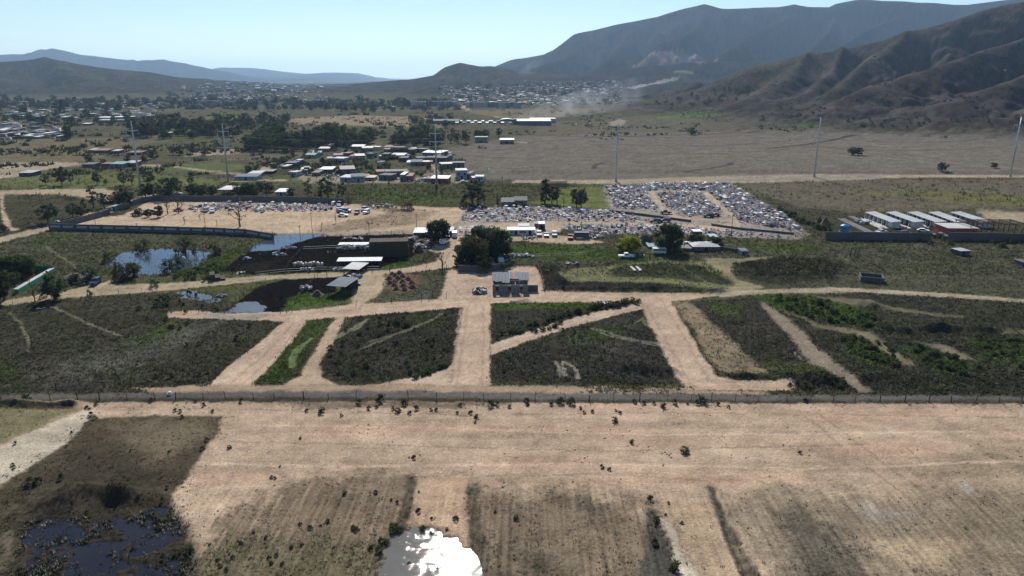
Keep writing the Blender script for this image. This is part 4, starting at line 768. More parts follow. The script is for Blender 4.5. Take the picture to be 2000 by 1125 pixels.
scatter(10, [(765,625),(800,620),(800,645),(760,645)], (11,14), [0,1], 'larger round shrub in the clump high in the middle field', 'clump of larger shrubs in the middle field')
scatter(26, [(970,600),(1100,640),(1240,625),(1300,740),(965,735),(962,690)], (5,9), [1,2], 'small shrub in the dark field below the diagonal track', 'shrubs in the field below the diagonal track')
scatter(24, [(300,580),(420,600),(500,640),(430,740),(280,740),(260,650)], (7,12), [1,2], 'low shrub in the left weedy field beside the graded road', 'shrubs in the left weedy field')
scatter(8, [(235,590),(330,580),(340,600),(240,612)], (10,16), [4,1], 'green shrub in the top corner of the left weedy field', 'green shrubs in the top corner of the left field')
SOFT=[]
_sh=shrub
def shrub(px,py,wpx,which,label,group=None,tall=1.,at=None):
    q=P(px,py); SOFT.append((q[0],q[1],wpx*mpp(px,py),which))
scatter(60, [(1495,582),(1590,580),(1700,610),(1730,640),(1690,645),(1560,620)], (10,18), [4,5], 'bright green shrub in the thick patch beside the right road', 'thick green patch beside the right road')
scatter(44, [(1640,650),(1730,668),(1770,705),(1750,722),(1640,690)], (10,17), [4,5,0], 'green shrub in the patch below the right loop track', 'green patch below the right loop track')
scatter(40, [(1770,668),(1850,690),(1930,715),(1880,740),(1800,712)], (10,17), [4,5,0], 'green shrub in the lower right patch above the road', 'lower right green patch')
scatter(34, [(1900,655),(2000,660),(2000,730),(1930,700)], (9,15), [4,0,1], 'shrub in the weedy corner at the right edge', 'shrubs at the right edge')
scatter(22, [(1540,735),(1650,735),(1660,762),(1540,762)], (8,15), [0,4,1], 'shrub in the thicket beside the asphalt on the right', 'thicket beside the asphalt on the right')
scatter(34, [(335,535),(430,510),(440,530),(400,555),(340,552)], (8,13), [5,4], 'lush green shrub between the pond and the hay pile', 'lush shrubs between pond and hay pile')
scatter(18, [(1780,456),(2000,466),(2000,490),(1800,480)], (8,14), [2,1], 'olive shrub along the foot of the right block walls', 'shrubs along the right block walls')
strip(20, [(1515,410),(1535,420),(1560,432),(1590,444),(1620,452)], 3, (12,18), [2,5], 'tall shrub in the hedge between the graves and the row houses', 'hedge between graves and row houses')
scatter(40, [(1300,190),(1440,165),(1500,180),(1420,205),(1240,212)], (5,10), [0,1], 'dark shrub dotted on the lower spur of the near hill', 'shrubs on the lower spur of the near hill')
scatter(30, [(1640,232),(1800,225),(2000,228),(2000,245),(1650,250)], (5,9), [1,2], 'dark shrub along the foot of the near hill', 'shrubs along the foot of the near hill')

A = np.array([[a[0], a[1], a[2]] for a in SOFT]); zz = hz(A[:, 0], A[:, 1]) + relief(A[:, 0], A[:, 1], np.full(len(A), .05)); SV = []; SI = []
PV = [np.array([v.co for v in m.vertices]) for m in SHR]
for (x, y, s_, wh), z in zip(SOFT, zz):
    an = random.random() * 6.28; c_, n_ = math.cos(an) * s_, math.sin(an) * s_; v = PV[wh]; SV.append(np.stack([x + v[:, 0] * c_ - v[:, 1] * n_, y + v[:, 0] * n_ + v[:, 1] * c_, z - .05 + v[:, 2] * s_], 1)); SI.append(np.full(len(v) // 4, wh))
SV = np.concatenate(SV); tag(obj('thicket', np_mesh('thicket', SV, np.arange(len(SV)).reshape(-1, 4), [L_SHRUB, L_SHRUB, L_OLIVE, L_BROWN, L_GREEN, L_GREEN], np.concatenate(SI))), 'green thickets of shrubs grown together on the right fields and by the pond', None, None, 'stuff')
# ------------------------------------------------------------------ weeds nobody could count
def weed_mesh(x, y, size, cols, r, blades=4):
    n = len(x); z = hz(x, y) + relief(x, y, np.full(n, .06)) - .03
    base = np.repeat(np.stack([x, y, z], 1), blades, 0); s = np.repeat(size, blades)
    an = r.random(len(s)) * 6.283; d = np.stack([np.cos(an), np.sin(an)], 1)
    off = r.normal(size=(len(s), 2)) * s[:, None] * .45
    p0 = base + np.concatenate([off - d * s[:, None] * .32, np.zeros((len(s), 1))], 1); p1 = base + np.concatenate([off + d * s[:, None] * .32, np.zeros((len(s), 1))], 1)
    tip = base + np.concatenate([off + r.normal(size=(len(s), 2)) * s[:, None] * .3, (s * (.5 + .6 * r.random(len(s))))[:, None]], 1)
    V = np.stack([p0, p1, tip], 1).reshape(-1, 3); c = np.repeat(np.repeat(cols, blades, 0), 3, 0)
    return np_mesh('weeds', V, np.arange(len(V)).reshape(-1, 3), M_WEED, cols=c)
r = np.random.default_rng(77)
def weeds(n, y0, y1, size, label):
    # spread evenly over what the camera sees: more per square metre near, fewer far
    Y = 1 / (1 / y1 + (1 / y0 - 1 / y1) * r.random(n)); X = (r.random(n) * 1.9 - .95) * Y
    c, _, wd, _ = cover(X, Y); k = r.random(n) < np.clip(wd * ((.5 + 1.3 * fbm(X / 5, Y / 5, 3, 55)) if y0 < 100 else (.75 + .5 * fbm(X / 9, Y / 9, 3, 55))), 0, 1)
    X, Y, c = X[k], Y[k], c[k]
    g = sst(-.2, .5, fbm(X / 12, Y / 12, 2, 56) + r.normal(size=len(X)) * .25)[:, None]
    cc = np.clip(c * (.9 + .7 * r.random((len(X), 1))), .016, .15) * (1 - g) + np.clip(c * 1.25, .024, .11) * np.array((.95, 1.25, .6)) * g
    dry = (r.random(len(X)) < .06)[:, None]; cc = np.where(dry, np.array((.20, .17, .10)), cc)
    o = obj('weeds', weed_mesh(X, Y, size[0] + (size[1] - size[0]) * r.random(len(X)) ** 2, cc, r)); tag(o, label, None, None, 'stuff')
weeds(110000, 62, 118, (.07, .30), 'low dry weeds scattered over the near lot')
weeds(125000, 118, 200, (.15, .55), 'low weeds covering the fields beyond the asphalt road')
weeds(90000, 200, 330, (.25, .85), 'weeds covering the ground round the pens and pond')
weeds(36000, 330, 800, (.6, 1.7), 'scrubby weeds on the far fields')
def clods(n, poly, s, label):
    Q = PP(poly); lo, hi = Q.min(0), Q.max(0); p = lo + (hi - lo) * r.random((n * 3, 2)); p = p[poly_sd(p[:, 0], p[:, 1], Q) > 0]
    p = p[fbm(p[:, 0] / 6, p[:, 1] / 6, 2, 44) > .22][:n]; V = []; F = []
    z = hz(p[:, 0], p[:, 1]) + relief(p[:, 0], p[:, 1], np.full(len(p), .03))
    for (x, y), zz in zip(p, z):
        i = len(V); ss = s * (.5 + r.random()); V += [(x + ss * a * (.7 + .5 * r.random()), y + ss * b * (.7 + .5 * r.random()), zz - .03) for a, b in ((1,0),(.3,.9),(-.8,.5),(-.8,-.6),(.4,-.9))] + [(x + ss * .2 * r.normal(), y, zz + ss * .7)]
        F += [(i + k, i + (k + 1) % 5, i + 5) for k in range(5)]
    o = obj('clods', np_mesh('clods', V, F, mat('clod_soil', (.10, .07, .048), .95, .4, 3.))); tag(o, label, None, None, 'stuff')
clods(200, [(560,800),(1000,800),(1500,800),(1700,860),(1560,930),(1000,920),(600,860)], .17, 'dark clods scattered over the bare lot')
clods(130, [(1040,880),(1120,845),(1200,870),(1500,850),(1520,930),(1380,930),(1060,960)], .16, 'dark clods in the middle of the bare lot')
clods(200, [(390,1000),(800,930),(1330,960),(1330,1110),(400,1110)], .2, 'dark clods on the furrowed ground')

# far scrub dotted over the valley and the foot of the hills
n = 26000; Y = 1 / (1 / 2600 + (1 / 420 - 1 / 2600) * r.random(n)); X = (r.random(n) * 1.7 - .85) * Y
k = fbm(X / 70, Y / 110, 3, 58) + .25 * perlin(X / 15, Y / 15, 59) > np.where((X > -40) & (Y < 700), .42, .12); k &= ~((X > -20) & (Y < 640)); X, Y = X[k], Y[k]
cc = np.array((.036, .042, .024)) * (.6 + .8 * r.random((len(X), 1))); o = obj('scrub', weed_mesh(X, Y, .7 + 2.2 * r.random(len(X)) ** 2, cc, r, 6)); tag(o, 'dark scrub dotted over the far valley floor', None, None, 'stuff')

# reeds and flooded grass in the lower left pond and round the near pond
for nm, n, lab in (('left', 2600, 'flooded pale grass standing in the lower left pond'), ('near', 260, 'tufts of grass standing in the glittering pond')):
    Q = PONDS[nm]; lo, hi = Q.min(0), Q.max(0); p = lo + (hi - lo) * r.random((n, 2)); k = (poly_sd(p[:, 0], p[:, 1], Q) > -1.) & (fbm(p[:, 0] / 5, p[:, 1] / 5, 3, 33) + .3 * r.random(n) > (.22 if nm == 'left' else .3)); p = p[k]
    cc = np.where(r.random((len(p), 1)) < .35, np.array((.22, .21, .17)), np.array((.05, .055, .032))) * (.7 + .6 * r.random((len(p), 1)))
    o = obj('flooded_grass', weed_mesh(p[:, 0], p[:, 1], .28 + .25 * r.random(len(p)), cc, r, 5)); tag(o, lab, None, None, 'stuff')

# far-off woods that read as one dark mass
WX, WY = [], []
for (x0, x1, y0, y1, n) in ((-20,900,196,214,620), (250,490,226,264,150), (-20,260,204,246,200), (640,880,222,262,60), (860,1210,164,206,240), (480,760,262,290,110), (330,560,178,198,120), (-20,300,262,300,60)):
    for k in range(n):
        q = P(random.uniform(x0, x1), random.uniform(y0, y1)); WX.append(q[0]); WY.append(q[1])
WX, WY = np.array(WX), np.array(WY); k = perlin(WX / 60, WY / 200, 63) > -.12; WX, WY = WX[k], WY[k]
o = obj('woodland', weed_mesh(WX, WY, np.clip(WY * .0038, 2.5, 7.5) * (.6 + .8 * r.random(len(WX))), np.array((.040, .050, .030)) * (.6 + .8 * r.random((len(WX), 1))), r, 16)); tag(o, 'far belts of trees merging into one dark mass across the valley', None, None, 'stuff')

# ------------------------------------------------------------------ paints
def paint(n, c, rough=.7, var=.18, **k): return mat(n, c, rough, var, 1.2, **k)
PT = dict(white=paint('white_paint_and_roof_glare', (.58,.58,.57), .7, .35), cream=paint('cream_wall', (.55,.50,.42)), grey=paint('grey_block', (.17,.165,.155), .9, .3), dgrey=paint('dark_block', (.105,.102,.10), .9, .3), blue=paint('pale_blue_wall', (.25,.32,.38)), dblue=paint('dark_blue_wall', (.07,.09,.16)), teal=paint('teal_wall', (.12,.22,.21)),  # white also paints in the sun and sky reflection on glossy metal roofs
          brown=paint('brown_wall', (.14,.09,.07)), red=paint('red_wall', (.33,.06,.05)), rust=paint('rusty_sheet', (.18,.08,.055), .8, .4), tin=paint('galvanised_sheet', (.15,.165,.18), .85, .3, spec=.08), dark=paint('dark_sheet', (.05,.05,.055), .7), pink=paint('pinkish_wall', (.42,.30,.26)), green=paint('green_sheet', (.05,.24,.12), .6), sand=paint('sand_wall', (.38,.30,.22)), silver=paint('pale_sheet', (.31,.32,.33), .7, .35), straw=paint('weathered_straw', (.060,.048,.032), .95, .4), conc=paint('concrete', (.42,.41,.39), .9), wood=paint('weathered_wood', (.07,.055,.045), .95, .3), black=paint('black_hole', (.02,.02,.022), .9), glass=mat('window_glass', (.03,.035,.04), .08, .05, 1., spec=.5), rubber=paint('tyre_rubber', (.02,.02,.02), .9), steel=mat('galvanised_steel', (.48,.50,.52), .4, .1, 1., metal=.4), plate=paint('white_painted_block', (.34,.35,.37), .8, .2), tank=paint('blue_plastic', (.04,.20,.42), .4), brass=paint('rusty_frame', (.07,.04,.032), .9))
ORD = ['first', 'second', 'third', 'fourth', 'fifth', 'sixth', 'seventh', 'eighth', 'ninth', 'tenth', 'eleventh', 'twelfth', 'thirteenth', 'fourteenth', 'fifteenth', 'sixteenth', 'seventeenth', 'eighteenth', 'nineteenth', 'twentieth']

# ------------------------------------------------------------------ buildings
def corrugated(mb, x0, x1, y0, y1, z0, z1, th=.06, step=1.0, m=0):
    """sheet roof sloping from (y0,z0) to (y1,z1) in strips with small steps"""
    n = max(1, int((x1 - x0) / step))
    for k in range(n):
        a, b = x0 + (x1 - x0) * k / n, x0 + (x1 - x0) * (k + 1) / n; e = .012 * (k % 2)
        mb.hexa([(a, y0, z0 + e), (b, y0, z0 + e), (b, y1, z1 + e), (a, y1, z1 + e)], [(a, y0, z0 + th + e), (b, y0, z0 + th + e), (b, y1, z1 + th + e), (a, y1, z1 + th + e)], m)
def building(px, py, wpx, hpx, dep, label, wall='grey', roof='white', kind='flat', rz=0, name='house', cat='house', group=None, opens=None, at=None, w=None, h=None):
    """(px, py) is the middle of the foot of the front wall"""
    q = G(px, py) if at is None else np.array(at); s = mpp(px, py); w = w or wpx * s; h = h or hpx * s / .96
    t = thing(name, label, cat, (q[0], q[1], q[2] - .05), rz, group)
    hw = w / 2; W = PT[wall]; RF = PT[roof]; ov = min(.35, w * .05)
    rise = {'flat': .12, 'shed': h * .18, 'gable': h * .28, 'canopy': h * .1, 'hip': h * .3}[kind]
    body = h - (rise if kind != 'flat' else .12)
    if kind == 'canopy':
        for x in np.linspace(-hw + .15, hw - .15, max(2, int(w / 4) + 1)):
            for y in (.15, dep - .15): MB().box(x - .09, x + .09, y - .09, y + .09, 0, body).obj('post', PT['wood'], t)
        mb = MB(); corrugated(mb, -hw - ov, hw + ov, -ov, dep + ov, body, body + rise); mb.obj('roof', RF, t)
        MB().box(-hw + .1, hw - .1, dep - .12, dep, 0, body - .02).obj('wall', W, t) if wall != roof else None
        return t
    mb = MB()
    if kind == 'gable':
        mb.hexa([(-hw,0,0),(hw,0,0),(hw,dep,0),(-hw,dep,0)], [(-hw,0,body),(hw,0,body),(hw,dep,body),(-hw,dep,body)])
        for x in (-hw, hw): mb.quad([(x,0,body),(x,dep,body),(x,dep/2,body+rise)])
        rb = MB(); corrugated(rb, -hw-ov, hw+ov, -ov, dep/2, body-.02-rise*ov*2/dep, body+rise); corrugated(rb, -hw-ov, hw+ov, dep/2, dep+ov, body+rise, body-.02-rise*ov*2/dep)
    elif kind == 'hip':
        mb.box(-hw, hw, 0, dep, 0, body); rb = MB(); a = min(hw, dep / 2) * .9; z0 = body; zr = body + rise
        A, B, Cc, D = (-hw-ov,-ov,z0), (hw+ov,-ov,z0), (hw+ov,dep+ov,z0), (-hw-ov,dep+ov,z0); E, Fv = (-hw+a,dep/2,zr), (hw-a,dep/2,zr)
        rb.quad([A,B,Fv,E]).quad([B,Cc,Fv]).quad([Cc,D,E,Fv]).quad([D,A,E]).quad([A,D,Cc,B])
    else:
        zb = body + (rise if kind == 'shed' else 0)
        mb.hexa([(-hw,0,0),(hw,0,0),(hw,dep,0),(-hw,dep,0)], [(-hw,0,body),(hw,0,body),(hw,dep,zb),(-hw,dep,zb)])
        rb = MB(); corrugated(rb, -hw-ov, hw+ov, -ov, dep+ov, body+.004, zb+.004, .1)
    mb.obj('wall', W, t); rb.obj('roof', RF, t)
    if hpx >= 8 or opens:
        for (x, kindo) in (opens or ([(-.28, 'w'), (.0, 'd'), (.28, 'w')] if w > 4 else [(-.1, 'd'), (.25, 'w')])):
            c = x * w
            if kindo == 'd': MB().box(c-.5, c+.5, -.04, .06, 0, min(2.1, body*.85)).obj('door', PT['black'], t)
            else:
                f = MB().box(c-.65, c+.65, -.05, .05, body*.42, body*.78).obj('window', PT['conc'], t); MB().box(c-.55, c+.55, -.07, -.02, body*.45, body*.75).obj('pane', PT['glass'], f)
    return t
WN = dict(white='white', cream='cream', grey='grey', dgrey='dark grey', blue='pale blue', dblue='dark blue', teal='teal', brown='brown', red='maroon', rust='rusty', tin='tin', dark='dark', pink='pinkish', green='green', sand='sandy', silver='pale')
def house_row(rows, where):
    rows = sorted(rows)
    for k, (x, y, wd, h, dep, wall, roof, kind) in enumerate(rows):
        if roof == 'white' and random.random() < .6: roof = random.choice(['silver', 'rust', 'tin', 'grey'])
        building(x, y, wd, h, dep, '%s house, %s roof, %s from left in %s' % (WN[wall], WN[roof], ORD[k], where.replace('the ', '')), wall, roof, kind, random.uniform(-.3, .3), group=where)
        if wd > 8:
            sd_ = 1 if k % 2 else -1; wa, ro = random.choice(['grey','dgrey','brown','sand']), random.choice(['rust','tin','silver','grey'])
            building(x + sd_ * wd * .62, y + random.uniform(-4, -1.5), wd * random.uniform(.35, .55), h * random.uniform(.55, .75), dep * .7, '%s shack with %s roof beside the %s house from left, %s' % (WN[wa], WN[ro], ORD[k], where.replace('the ', '')), wa, ro, 'shed', random.uniform(-.4, .4), name='shack', cat='shack', group='shacks of ' + where)
house_row([(567,326,20,8,9,'dblue','white','flat'),(582,322,10,9,7,'dblue','blue','flat'),(606,309,20,9,8,'teal','teal','gable'),(619,304,16,8,8,'teal','silver','gable'),(633,296,20,7,9,'brown','pink','shed'),(642,289,16,6,8,'cream','white','shed'),(555,330,12,6,7,'grey','silver','shed')], 'the left part of the village')
house_row([(697,293,24,8,10,'dgrey','white','shed'),(718,295,20,7,9,'grey','silver','shed'),(735,293,12,6,8,'cream','silver','flat'),(775,298,26,10,10,'dgrey','dgrey','flat'),(756,292,14,6,8,'grey','white','shed'),(800,300,16,8,9,'dgrey','tin','flat'),(822,298,18,7,9,'grey','dgrey','flat')], 'the back row of the village')
house_row([(661,309,16,7,8,'grey','white','shed'),(677,309,12,10,8,'brown','rust','flat'),(688,311,13,7,8,'pink','white','shed'),(704,312,18,9,9,'grey','silver','shed'),(722,309,13,9,8,'teal','tin','flat'),(660,316,24,7,8,'blue','white','flat'),(752,313,14,12,9,'dark','dgrey','flat'),(776,311,26,9,10,'grey','silver','shed'),(845,307,42,10,12,'dgrey','white','shed'),(868,312,26,8,10,'grey','tin','flat'),(790,316,14,8,8,'dblue','grey','flat')], 'the middle row of the village')
house_row([(850,317,42,9,9,'dgrey','dgrey','flat'),(813,324,21,9,9,'grey','white','shed'),(833,323,14,7,8,'red','silver','flat'),(798,322,9,6,6,'white','white','shed'),(875,329,24,9,9,'grey','silver','flat'),(896,330,22,12,8,'dgrey','grey','flat'),(762,320,22,5,5,'grey','conc','flat') if False else (745,322,10,6,6,'white','white','flat')], 'the second row of the village')
house_row([(573,345,13,9,7,'blue','silver','flat'),(590,337,20,7,8,'grey','white','shed'),(600,335,10,8,7,'dark','dark','flat'),(616,344,14,8,8,'brown','white','shed'),(637,339,24,10,9,'dblue','white','shed'),(680,343,27,15,10,'dark','dark','shed'),(700,355,25,12,8,'blue','tin','shed'),(676,355,25,10,8,'silver','blue','shed'),(722,353,18,9,8,'sand','sand','hip'),(752,352,26,10,8,'dgrey','dgrey','flat'),(776,344,44,10,9,'dgrey','grey','flat'),(786,354,9,15,7,'teal','white','shed'),(798,354,14,12,8,'red','rust','shed'),(858,358,34,11,8,'red','white','shed'),(902,351,21,18,9,'blue','silver','flat'),(936,355,16,10,7,'white','silver','flat'),(829,354,6,6,4,'white','white','flat')], 'the front row of the village')
for a in [(480,352,43,8,9,'blue','tin','shed','long pale blue shed at the foot of the second steel pole'), (497,345,24,7,9,'grey','silver','shed','grey shed behind the long pale blue one'), (518,340,30,6,8,'brown','dark','canopy','dark open shelter left of the village'), (549,383,22,10,8,'cream','white','shed','white roofed hut behind the far compound wall'), (172,327,22,7,8,'brown','dark','shed','dark shed at the left end of the left farmstead'), (205,326,12,7,7,'brown','rust','shed','brown hut in the middle of the left farmstead'), (228,328,27,9,9,'teal','teal','shed','teal house at the left farmstead'), (253,326,20,9,9,'dgrey','silver','shed','grey house at the right end of the left farmstead'), (50,345,25,8,9,'dark','silver','shed','dark shed with pale roof alone in the left fields'), (195,299,30,6,10,'brown','rust','shed','long low reddish barn on the left slope'), (178,297,10,5,8,'brown','silver','shed','small barn left of the long reddish one'), (225,300,14,6,8,'dgrey','silver','shed','grey barn right of the long reddish one'), (262,303,26,6,9,'dgrey','rust','shed','barn behind the tall steel pole'),
          (940,278,24,10,9,'teal','dark','flat','dark teal hut under two trees at the pasture edge'), (990,281,27,9,9,'brown','white','shed','white roofed cattle barn at the pasture edge'), (205,234,32,5,14,'dgrey','white','shed','left half of the long white roofed farm sheds'), (241,234,32,6,14,'dgrey','white','shed','right half of the long white roofed farm sheds'), (205,239,26,5,12,'grey','silver','shed','grey shed in front of the long white ones'), (231,239,26,5,12,'grey','tin','shed','tin shed in front of the long white ones'), (123,232,8,4,8,'white','white','shed','small white hut left of the farm sheds'), (146,233,8,4,8,'white','silver','shed','pale hut left of the farm sheds'), (168,245,14,4,8,'brown','white','shed','low farm hut below the farm sheds'),
          (1043,245,66,10,26,'dblue','white','shed','very large white roofed warehouse in the industrial yard'), (1060,240,50,8,20,'silver','white','flat','long white shed behind the large warehouse'), (868,242,56,8,24,'grey','tin','gable','long grey blue shed at the left of the industrial yard'), (1010,243,14,10,14,'dark','dark','flat','dark block left of the large warehouse')]:
    building(*a[:5], a[8], a[5], a[6], a[7], cat='barn' if 'barn' in a[8] else 'shed')
# the green domed hall
q = G(990, 240); s = mpp(990, 240); t = thing('domed_hall', 'dark green domed hall beside the smoking chimney', 'hall', q)
mb = MB(); n = 14; rw = 15 * s
for k in range(n):
    a0, a1 = math.pi * k / n, math.pi * (k + 1) / n; p = lambda a: (-rw * math.cos(a), 7 * s * math.sin(a) ** .6 + .5)
    (x0, z0), (x1, z1) = p(a0), p(a1); mb.quad([(x0,0,z0),(x1,0,z1),(x1,18,z1),(x0,18,z0)]).quad([(x0,0,0),(x1,0,0),(x1,0,z1),(x0,0,z0)])
mb.obj('dome_roof', paint('dark_green_sheet', (.05,.11,.09), .5), t); MB().box(-rw, rw, .5, 17.5, 0, 2.2).obj('wall', PT['dgrey'], t)
for k in range(16):   # rows of parked trailers and stalls in the yard
    x = 892 + k * 7.4 + random.uniform(-1, 1); y = 243 - 3 * (k % 2)
    building(x, y, random.uniform(5, 8), 4, 9, 'pale low stall in the crowded industrial yard', random.choice(['grey','white','blue','dgrey']), random.choice(['white','white','silver','tin']), 'shed', name='yard_stall', cat='stall', group='stalls in the industrial yard')
# far left houses
for k in range(34):
    x = random.uniform(-20, 75); y = random.uniform(243, 271)
    wa, ro = random.choice(['grey','dgrey','brown','blue','cream']), random.choice(['silver','tin','white','rust','grey']); building(x, y, random.uniform(7, 14), random.uniform(3.5, 5.5), 9, 'small %s house with %s roof in the %s of the far left hamlet' % (WN[wa], WN[ro], 'back' if y < 252 else 'middle' if y < 262 else 'front'), wa, ro, random.choice(['flat','shed']), group='far left hamlet')
for k in range(9):
    building(72 + k * 5 + random.uniform(-2, 2), random.uniform(262, 272), random.uniform(6, 10), 4.5, 9, 'small house at the right end of the far left hamlet', random.choice(['grey','dgrey','blue']), random.choice(['silver','white','dgrey']), 'shed', group='right end of the far left hamlet')
for k in range(76):
    x, y = random.uniform(-10, 300), random.uniform(199, 232)
    building(x, y, random.uniform(6, 16), 3, 12, 'pale far building below the left hill, %s, %s' % (('far left', 'left', 'middle', 'right', 'far right')[int((x + 10) / 63)], 'in the back' if y < 208 else 'half way' if y < 219 else 'in the front'), random.choice(['grey','white','cream']), random.choice(['white','silver','tin']), 'flat', group='far buildings below the left hill', name='far_building', cat='building')
for k in range(12): building(280 + k * 12 + random.uniform(-2, 2), 231 + random.uniform(24, 38), random.uniform(5, 9), 4, 8, 'small hut at the foot of the left tree belt', random.choice(['grey','brown','white']), random.choice(['silver','rust','white']), 'shed', group='huts at the left tree belt')
# white canopy in the orchard
q = G(440, 382); s = mpp(440, 382); t = thing('canopy', 'white tent canopy on posts in the orchard', 'canopy', q)
mb = MB(); hw = 14 * s; z = 3.0; mb.quad([(-hw,0,z),(hw,0,z),(hw*.35,6,z+1.1),(-hw*.35,6,z+1.1)]).quad([(-hw*.35,6,z+1.1),(hw*.35,6,z+1.1),(hw,12,z),(-hw,12,z)]).quad([(-hw,0,z),(-hw*.35,6,z+1.1),(-hw,12,z)]).quad([(hw,0,z),(hw,12,z),(hw*.35,6,z+1.1)])
mb.obj('roof', PT['white'], t)
for x in (-hw+.2, 0, hw-.2):
    for y in (.2, 11.8): MB().tube((x,y,0),(x,y,z),.08).obj('post', PT['steel'], t)
# the half roofed block house in the middle
q = G(997, 574); s = mpp(997, 574); t = thing('block_house', 'grey block house with a broken tin roof beside the graded road', 'house', (q[0], q[1], q[2]-.05)); hw = 35 * s; D = 9.2; H = 2.5; th = .18
GB = PT['grey']; op = [(-.73, .42), (-.05, .42), (.60, .42)]   # openings in the front wall (centre as share of half width, half width m)
xs = [-hw]
for c, o in op: xs += [c*hw-o, c*hw+o]
xs += [hw]
for k in range(0, len(xs), 2): MB().box(xs[k], xs[k+1], 0, th, 0, H).obj('front_wall', GB, t)
for k in range(1, len(xs) - 1, 2): MB().box(xs[k], xs[k+1], .002, th-.002, 2.1, H-.003).obj('lintel', PT['conc'], t)
for x in (-hw, hw - th): MB().box(x, x+th, th+.002, D, 0, H).obj('side_wall', GB, t)
for f in (-.28, .25): MB().box(f*hw, f*hw+th, th+.002, 3.9, 0, H-.15).obj('partition', GB, t)
MB().box(-hw+th+.002, hw-th-.002, 3.92, 4.1, 0, H+.2).obj('inner_wall', GB, t); MB().box(-hw+th+.002, hw-th-.002, D-th, D-.002, 0, H+.7).obj('back_wall', GB, t)
MB().box(-hw+th, hw-th, th, D-th, 0, .08).obj('floor', PT['conc'], t)
for k in range(11):
    x0, x1 = -hw-.3 + (2*hw+.6)*k/11, -hw-.3 + (2*hw+.6)*(k+1)/11; y0 = [3.0,2.4,2.6,1.8,1.4,4.6,5.6,4.4,3.4,3.7,3.5][k]
    f = lambda y: H + .12 + .095*max(0, y-2); mb = MB(); corrugated(mb, x0+.01, x1-.03, y0, D+.5, f(y0) + .03*(k % 3), f(D+.5) + .03*(k % 3), .03, .4); mb.obj('roof_sheet', PT['tin'] if k != 6 else PT['rust'], t)
mb = MB(); corrugated(mb, .1*hw, .42*hw, 4.4, 6.0, H+.4, H+.6, .03, .4); mb.obj('roof_sheet', PT['rust'], t); MB().tube((-.08*hw, 1.6, H+.1), (-.06*hw, D+.4, H+1.15), .09).obj('rafter', PT['conc'], t); MB().tube((.5*hw, 1.2, H+.05), (.56*hw, 5, H+.5), .07).obj('rafter', PT['wood'], t)
MB().box(hw+.05, hw+2.6, 1.9, 2.05, 0, 1.9).obj('yard_wall', PT['dgrey'], t); MB().box(.58*hw-.4, .58*hw+.45, -1.6, -.02, 0, .07).obj('doorstep', PT['conc'], t)
# farmhouse, sheds and huts of the middle ground
for a in [(828,463,39,10,7,'dark','white','shed','white roofed open fronted shed beside the lane','shed',0), (879,462,12,12,6,'dark','silver','shed','tall narrow dark hut with pale roof behind the dark tree','hut',0), (1379,491,50,13,8,'dgrey','silver','hip','grey farmhouse with a bright hipped tin roof','house',0), (1330,490,40,6,5,'grey','grey','flat','low grey extension left of the farmhouse','shed',0), (1278,487,22,6,5,'teal','teal','shed','green roofed lean to beside the white trailer','shed',0), (1363,461,17,9,4,'dgrey','white','flat','small white roofed booth at the cemetery fence','booth',0), (1395,470,15,8,5,'teal','silver','flat','green hut with white roof behind the farmhouse','hut',0), (1454,498,14,9,4,'blue','tin','flat','small pale blue cabin right of the farmhouse','cabin',0), (1884,500,22,10,4,'dgrey','silver','flat','small grey concrete hut alone in the right field','hut',.15), (2003,522,14,10,4,'dgrey','dgrey','flat','grey hut cut by the right picture edge','hut',0), (1003,404,46,11,9,'dgrey','dgrey','shed','low wing of the dark grey house behind the graves','house',0), (224,411,13,9,4,'white','white','flat','small white hut in the corner of the sandy yard','hut',0), (1018,459,52,10,5,'white','white','flat','long white prefabricated office with windows','office',0), (1023,448,21,7,5,'grey','silver','flat','grey container behind the white office','container',0), (1058,450,12,13,5,'dgrey','white','flat','dark kiosk with white roof behind the white office','kiosk',0), (1048,444,8,8,4,'blue','dblue','flat','small blue cabin left of the dark kiosk','cabin',0)]:
    building(*a[:5], a[8], a[5], a[6], a[7], a[10], name=a[9].replace(' ', '_'), cat=a[9], opens=[(-.35,'w'),(-.2,'d'),(0,'w'),(.12,'w'),(.33,'d')] if 'office' in a[8] else None)
building(1017, 404, 24, 17, 8, 'tall two storey gabled part of the dark grey house behind the graves', 'dgrey', 'grey', 'gable')
building(138, 554, 40, 14, 6, 'brown hut with a steep thatched roof beside the dirt road', 'sand', 'straw', 'hip', name='hut', cat='hut')
# white trailer
q = G(1288, 498); t = thing('trailer', 'white box trailer parked beside the green roofed lean to', 'trailer', q); MB().box(-2.1, 2.1, 0, 2.2, .55, 2.1).obj('body', PT['white'], t); MB().box(-1.9, 1.9, -.02, .0, 1.45, 1.9).obj('window', PT['glass'], t)
for x in (-1.1, 1.1): MB().tube((x,-.02,.35),(x,.2,.35),.35,n=10).obj('wheel', PT['rubber'], t)
# cattle sheds with long light roofs
for (x, y, wp, hp, dep, roof, rz, lab) in [(692,484,58,7,2.6,'white',.04,'upper long white roofed feeding shed in the pens'), (702,521,82,14,3.2,'white',.05,'lower long white roofed feeding shed in the pens'), (658,578,38,22,7.5,'tin',-.25,'tall open shed with a pale tin roof in the lower pen'), (686,536,32,12,7,'silver',-.2,'pale roofed shed behind the tall open shed')]:
    building(x, y, wp, hp, dep, lab, 'dark', roof, 'canopy', rz, name='cattle_shed', cat='shed')
